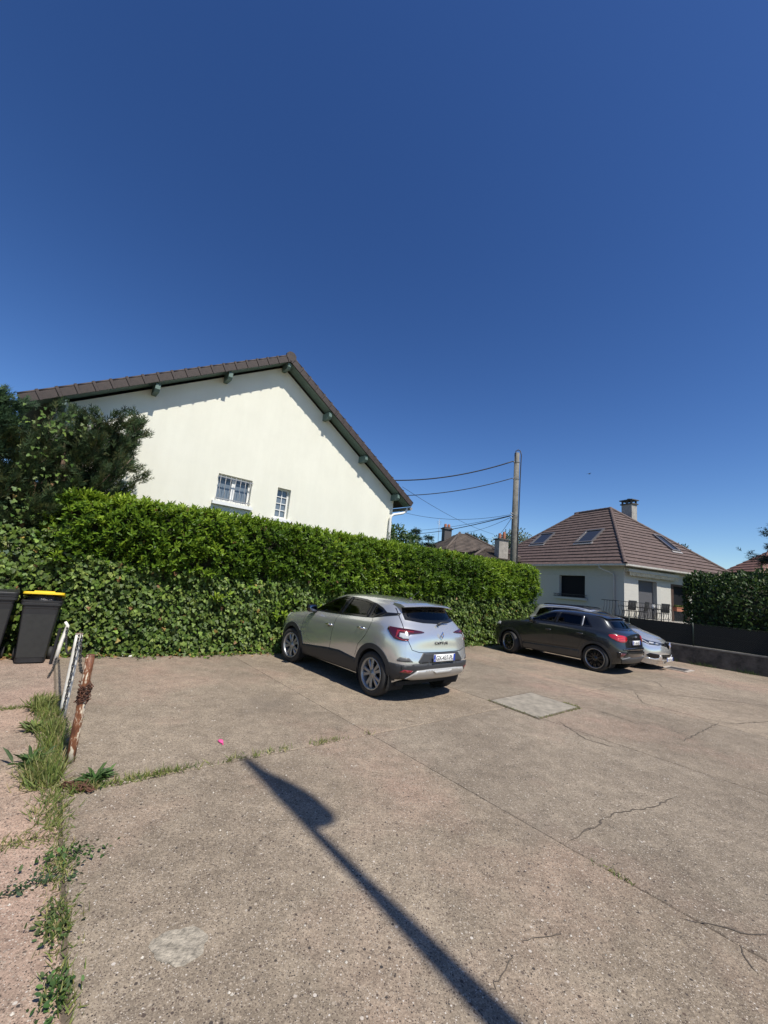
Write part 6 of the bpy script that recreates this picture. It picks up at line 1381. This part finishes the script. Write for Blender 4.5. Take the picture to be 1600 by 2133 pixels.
link.tube(path, .0042, 5, False); LME = [None]
def chain(label, pts, m_, sc=1.0, step=.040):
    t = thing('chain', label, 'chain', pts[0], 0); P = [Vector(p) for p in pts]; out_ = []; d = 0
    seg = [(P[i], P[i+1], (P[i+1]-P[i]).length) for i in range(len(P)-1)]; tot = sum(s[2] for s in seg); k = 0
    while d < tot:
        a = d
        for (p, q, l) in seg:
            if a <= l: pos = p.lerp(q, a/l); tan = (q-p).normalized(); break
            a -= l
        o = obj('link', link if LME[0] is None else LME[0], None, t); LME[0] = o.data
        if not o.data.materials: o.data.materials.append(M_CHAIN)
        o.location = pos-P[0]; qq = tan.to_track_quat('Z', 'X').to_matrix() @ Matrix.Rotation(R(90*(k % 2)+rnd.uniform(-20, 20)), 3, 'Z'); o.rotation_euler = qq.to_euler(); o.scale = (sc,)*3
        o.material_slots[0].link = 'OBJECT'; o.material_slots[0].material = m_
        d += step*sc; k += 1
    return t
sd2 = Vector((.55, -.83, 0))*.045
def sag(a, b, s, n=10): return [a.lerp(b, i/n)+Vector((0, 0, -4*s*(i/n)*(1-i/n))) for i in range(n+1)]
chain('grey chain hanging down the face of the white bollard post', [P2+sd2+Vector((0, 0, .86)), P2+sd2*1.02+Vector((.004, 0, .4)), P2+sd2*1.05+Vector((0, 0, .02))], M_CHAIN, 1.0)
chain('slack chain joining the white post to the rusty post', sag(P2+Vector((.045, -.02, .86)), P1+Vector((-.02, .03, .84)), .22, 14), M_CHAIN, 1.2)
chain('slack chain joining the bent bar post to the white post', sag(P3+Vector((.06, .03, .6)), P2+Vector((-.03, .03, .86)), .30, 16), M_CHAIN, 1.2)
chain('chain dropping from the bent bar post into the weeds', [P3+Vector((.03, -.02, .12)), P3+Vector((.25, -.35, .02)), P3+Vector((.5, -.75, .03))], M_CHAIN, 1.2)
m = []
for k in range(64): a = k*.55; zz = .50+.16*(k/64)+.012*math.sin(k*1.7); m.append(P1+Vector((math.cos(a)*(.042+.006*math.sin(k*2.3)), math.sin(a)*(.042+.006*math.sin(k*2.3)), zz)))
chain('rusty brown chain wound round the nearest bollard post', m, M_RUST, .95, .034)
m = []
for k in range(14): m.append(Vector((-2.18+.16*math.sin(k*1.9)*math.cos(k*.13)-.03*k/40, 3.52+.05*math.cos(k*2.3), .015+.010*(k % 3))))
chain('rusty chain lying heaped on the ground among the weeds', m, M_RUST, 1.3, .05)

# ------------------------------------------------------------------ weeds, grass in the joints, litter
GC = [(.14, .18, .040), (.19, .215, .055), (.26, .25, .095), (.095, .14, .036), (.34, .29, .14)]; GW = (.3, .28, .16, .18, .08)
def blades(n, u, v, hgt, spread=.5, z=0.0):
    P = lotn(u, v, np.full(n, z)); D = norm(np.stack([nrs.normal(0, spread, n), nrs.normal(0, spread, n), np.ones(n)], 1)); L = hgt*nrs.uniform(.45, 1.15, n)
    return P, D, runit(n), L
def grass(label, sets):
    P, D, N, L, W = [], [], [], [], []
    for (n, u, v, h, sp, w_) in sets:
        a, b, c_, l = blades(n, u, v, h, sp); P.append(a); D.append(b); N.append(c_); L.append(l); W.append(np.full(n, w_))
    P, D, N, L, W = map(np.concatenate, (P, D, N, L, W))
    return tag(obj('joint_grass', leaf_mesh('joint_grass', BLADE_T, P, D, N, L, W, rcol(len(P), GC, GW)), M_GRASS), label, 'grass', kind='stuff')
def U_(a, b, n): return nrs.uniform(a, b, n)
n1 = 1500; v1 = U_(4.25, 6.75, n1); c1 = .30-.05*np.sin(v1*2.1)
n2 = 420; v2 = U_(3.6, 4.3, n2); n3 = 700; v3 = np.where(nrs.uniform(0, 1, n3) < .75, nrs.choice([2.30, 2.65, 2.78, 3.1, 3.3, 3.55], n3)+nrs.normal(0, .07, n3), U_(2.1, 3.6, n3))
grass('tall yellowish grass and weeds growing in the joint by the posts', [(n1, c1+nrs.normal(0, .06, n1), v1, .20*(.55+.45*np.sin(v1*3.3)**2), .55, .010), (420, nrs.normal(.27, .07, 420), U_(4.2, 4.75, 420), .15, .8, .009), (n2, nrs.normal(.34, .06, n2), v2, .09, .8, .007), (n3, nrs.normal(.36, .035, n3), v3, .055, .9, .006)])
n4 = 1500; u4 = .45+2.9*nrs.uniform(0, 1, n4)**2.2
keep = (wav(u4*3, u4)+nrs.normal(0, .35, n4)) > -.25+.45*(u4 > 1.5); u4 = u4[keep]; n4 = len(u4)
n5 = 500; u5 = U_(-.55, .36, n5); n6 = 420; u6 = U_(-.9, .3, n6)
n7 = 420; s7 = nrs.randint(0, 3, n7); f7 = U_(0, 1, n7); cu = np.where(s7 == 0, 6.07+.06*f7, np.where(s7 == 1, 6.1+1.3*f7, 7.42)); cv = np.where(s7 == 0, 3.47+.95*f7, np.where(s7 == 1, 3.47, 3.5+.95*f7*.3))
grass('short green grass in the cross joints of the slabs', [(n4, u4, 4.05+.10*(1.6-u4)/3*0+nrs.normal(.03, .028, n4), .075, .8, .007), (n5, u5, 6.4+nrs.normal(0, .03, n5), .06, .8, .006), (n6, u6, 3.55+nrs.normal(0, .05, n6)-.15*(.3-u6), .055, .9, .007), (n7, cu+nrs.normal(0, .012, n7), cv+nrs.normal(0, .012, n7), .05, .8, .006), (60, nrs.normal(3.33, .02, 60), nrs.normal(1.30, .06, 60), .03, .9, .006)])
nw = 1500; tw_ = U_(.5, 11, nw); kk = (wav(tw_*2, tw_)+nrs.normal(0, .3, nw)) > .05; tw_ = tw_[kk]; nw = len(tw_)
P = np.array([W0+wd*float(x) for x in tw_])-np.array(wn)*np.abs(nrs.normal(.03, .06, nw))[:, None]
tag(obj('wall_grass', leaf_mesh('wall_grass', BLADE_T, P, norm(runit(nw)*.6+UPN), runit(nw), U_(.05, .2, nw), .012, rcol(nw, [(.05, .085, .025), (.08, .11, .035)])), M_GRASS), 'tufts of weeds along the foot of the low wall', 'grass', kind='stuff')
def weed(label, u, v, r, nl, h, cols, wf=.15):
    n = nl; a = nrs.uniform(0, 6.28, n); el = nrs.uniform(.1, .9, n); D = np.stack([np.cos(a), np.sin(a), el*h], 1); P = np.tile(np.array(lot(u, v, .01)), (n, 1))+nrs.normal(0, r*.18, (n, 3))*np.array([1, 1, .1]); P[:, 2] = np.abs(P[:, 2])
    L = nrs.uniform(.2, 1.0, n)*r; D = norm(D)+runit(n)*.25; o = obj('broadleaf_weed', leaf_mesh('broadleaf_weed', LAUREL_T, P-np.array(lot(u, v)), D, norm(UPN+runit(n)*.3), L, L*wf, rcol(n, cols)), M_GRASS); o.location = lot(u, v); return tag(o, label, 'weed', 'broadleaf weeds in the slab joints')
def creeper(label, u, v, su, sv_, n, cols):
    P = lotn(nrs.normal(0, su, n), nrs.normal(0, sv_, n), np.abs(nrs.normal(.012, .014, n))); L = nrs.uniform(.014, .034, n)
    o = obj('creeping_weed', leaf_mesh('creeping_weed', OVAL_T, P, norm(runit(n)+UPN*.25), norm(UPN+runit(n)*.6), L, L*.75, rcol(n, cols, None, .3)), M_GRASS); o.location = lot(u, v); return tag(o, label, 'weed', 'weeds creeping out of the slab joints', 'stuff')
WG = [(.06, .115, .03), (.085, .15, .04), (.05, .095, .028)]
weed('dark broadleaf weed rosette right of the rusty post foot', .62, 4.21, .17, 70, .55, WG, .17)
weed('large pale weed clump behind the white post', .20, 5.55, .17, 90, 1.1, [(.13, .18, .05), (.17, .21, .06)])
weed('tallest weed clump farthest back in the joint', .24, 6.25, .19, 90, 1.6, [(.15, .18, .055), (.19, .21, .07)])
weed('spiky dark weed left of the rusty post foot', .20, 4.72, .19, 80, .9, WG)
creeper('small creeping weed below the joint crossing', .42, 3.24, .08, .045, 170, WG)
creeper('creeping weed spreading left over the pink slab', .24, 3.06, .12, .03, 150, [(.05, .085, .04), (.07, .11, .05)])
creeper('small weed nearest the bottom left corner', .34, 2.30, .03, .06, 130, WG)
creeper('small weed in the slab joint above the corner weed', .34, 2.70, .035, .08, 140, [(.10, .13, .045), (.07, .11, .035)])
# pink balloon scrap
m = MB(); bm = bmesh.new(); bmesh.ops.create_uvsphere(bm, u_segments=16, v_segments=10, radius=1)
for v in bm.verts: p = v.co; f = .5+.5*p.x; v.co = Vector((p.x*.055, p.y*(.012+.024*f)*(1+.15*math.sin(p.x*9)), max(0, p.z*.012+.010)))
m.bm(bm, Matrix(), True); t = thing('burst_balloon', 'burst pink balloon lying on the concrete', 'balloon', (-1.47, 4.62, .001), R(125)); obj('skin', m, mat('pink_rubber', (.72, .10, .28), .35), t)
m = MB(); m.tube([(-.052, 0, .008), (-.066, .003, .007), (-.074, 0, .009)], [.006, .004, .008], 7); obj('neck', m, mat('pink_rubber_dark', (.60, .05, .20), .35), t)
# paper scrap and dry leaves along the hedge foot
m = MB(); g = 5; vs = [(.05*(i-2), .032*(j-2), .008+.012*math.sin(i*1.9+j*1.1)+.01*(i == 0)) for i in range(g) for j in range(g)]; m.add(vs, [(i*g+j, (i+1)*g+j, (i+1)*g+j+1, i*g+j+1) for i in range(g-1) for j in range(g-1)], True)
t = tag(obj('paper_scrap', m, mat('paper', (.72, .71, .68), .8)), 'crumpled white paper scrap by the ivy foot', 'litter'); t.location = lot(1.45, 9.12, .004); t.rotation_euler = (0, 0, LA+.3)
n = 170; u = np.concatenate([nrs.normal(-.30, .10, 60), U_(-.5, 8, 110)]); v = np.concatenate([nrs.normal(9.3, .06, 60), hedge_front(u[60:])-.28-np.abs(nrs.normal(0, .10, 110))]); v[60:] = np.where(u[60:] < 1.2, v[60:]+.12, v[60:])
tag(obj('dry_leaves', leaf_mesh('dry_leaves', OVAL_T, lotn(u, v, np.full(n, .012)), norm(runit(n)*np.array([1, 1, .25])), norm(UPN+runit(n)*.5), U_(.04, .085, n), .05, rcol(n, [(.30, .17, .08), (.36, .24, .12), (.20, .10, .05)])), M_TREELEAF), 'scattered dry brown leaves along the foot of the ivy', 'leaves', kind='stuff')
# loose pebbles on the slabs
n = 240; m = MB()
for k in range(n):
    d = rnd.uniform(1.6, 7); a = rnd.uniform(-.62, .62); x, y = d*math.sin(a), d*math.cos(a); s_ = rnd.uniform(.003, .008)*(1+.06*d); q = [(x+s_*math.cos(b_)*rnd.uniform(.7, 1.2), y+s_*math.sin(b_)*rnd.uniform(.7, 1.2), .002) for b_ in [i*2*math.pi/5 for i in range(5)]]
    m.add(q+[(x, y, .003+s_*.8)], [(i, (i+1) % 5, 5) for i in range(5)])
tag(obj('loose_grit', m, mat('grit', (.42, .38, .32), .9, noise=(30, .6))), 'pale grit scattered over the slabs', 'grit', kind='stuff')
# a bird far off in the sky
t = thing('flying_bird', 'tiny dark bird gliding in the sky above the hip roof', 'bird', (20.5, 40, 14.6), .4)
m = MB(); m.tube([(-.16, 0, 0), (-.08, 0, .01), (.05, 0, .02), (.13, 0, .03), (.17, 0, .03)], [.015, .035, .045, .03, .006], 8); obj('body', m, mat('bird_black', (.02, .02, .022), .7), t)
for s_ in (-1, 1): m = MB(); m.add([(.06, s_*.02, .03), (-.05, s_*.02, .03), (-.06, s_*.20, .07), (-.10, s_*.36, .04), (.02, s_*.22, .08), (0, s_*.12, .045)], [(0, 1, 2, 4), (4, 2, 3), (0, 1, 5)]); obj('wing', m, MATS['bird_black'], t)
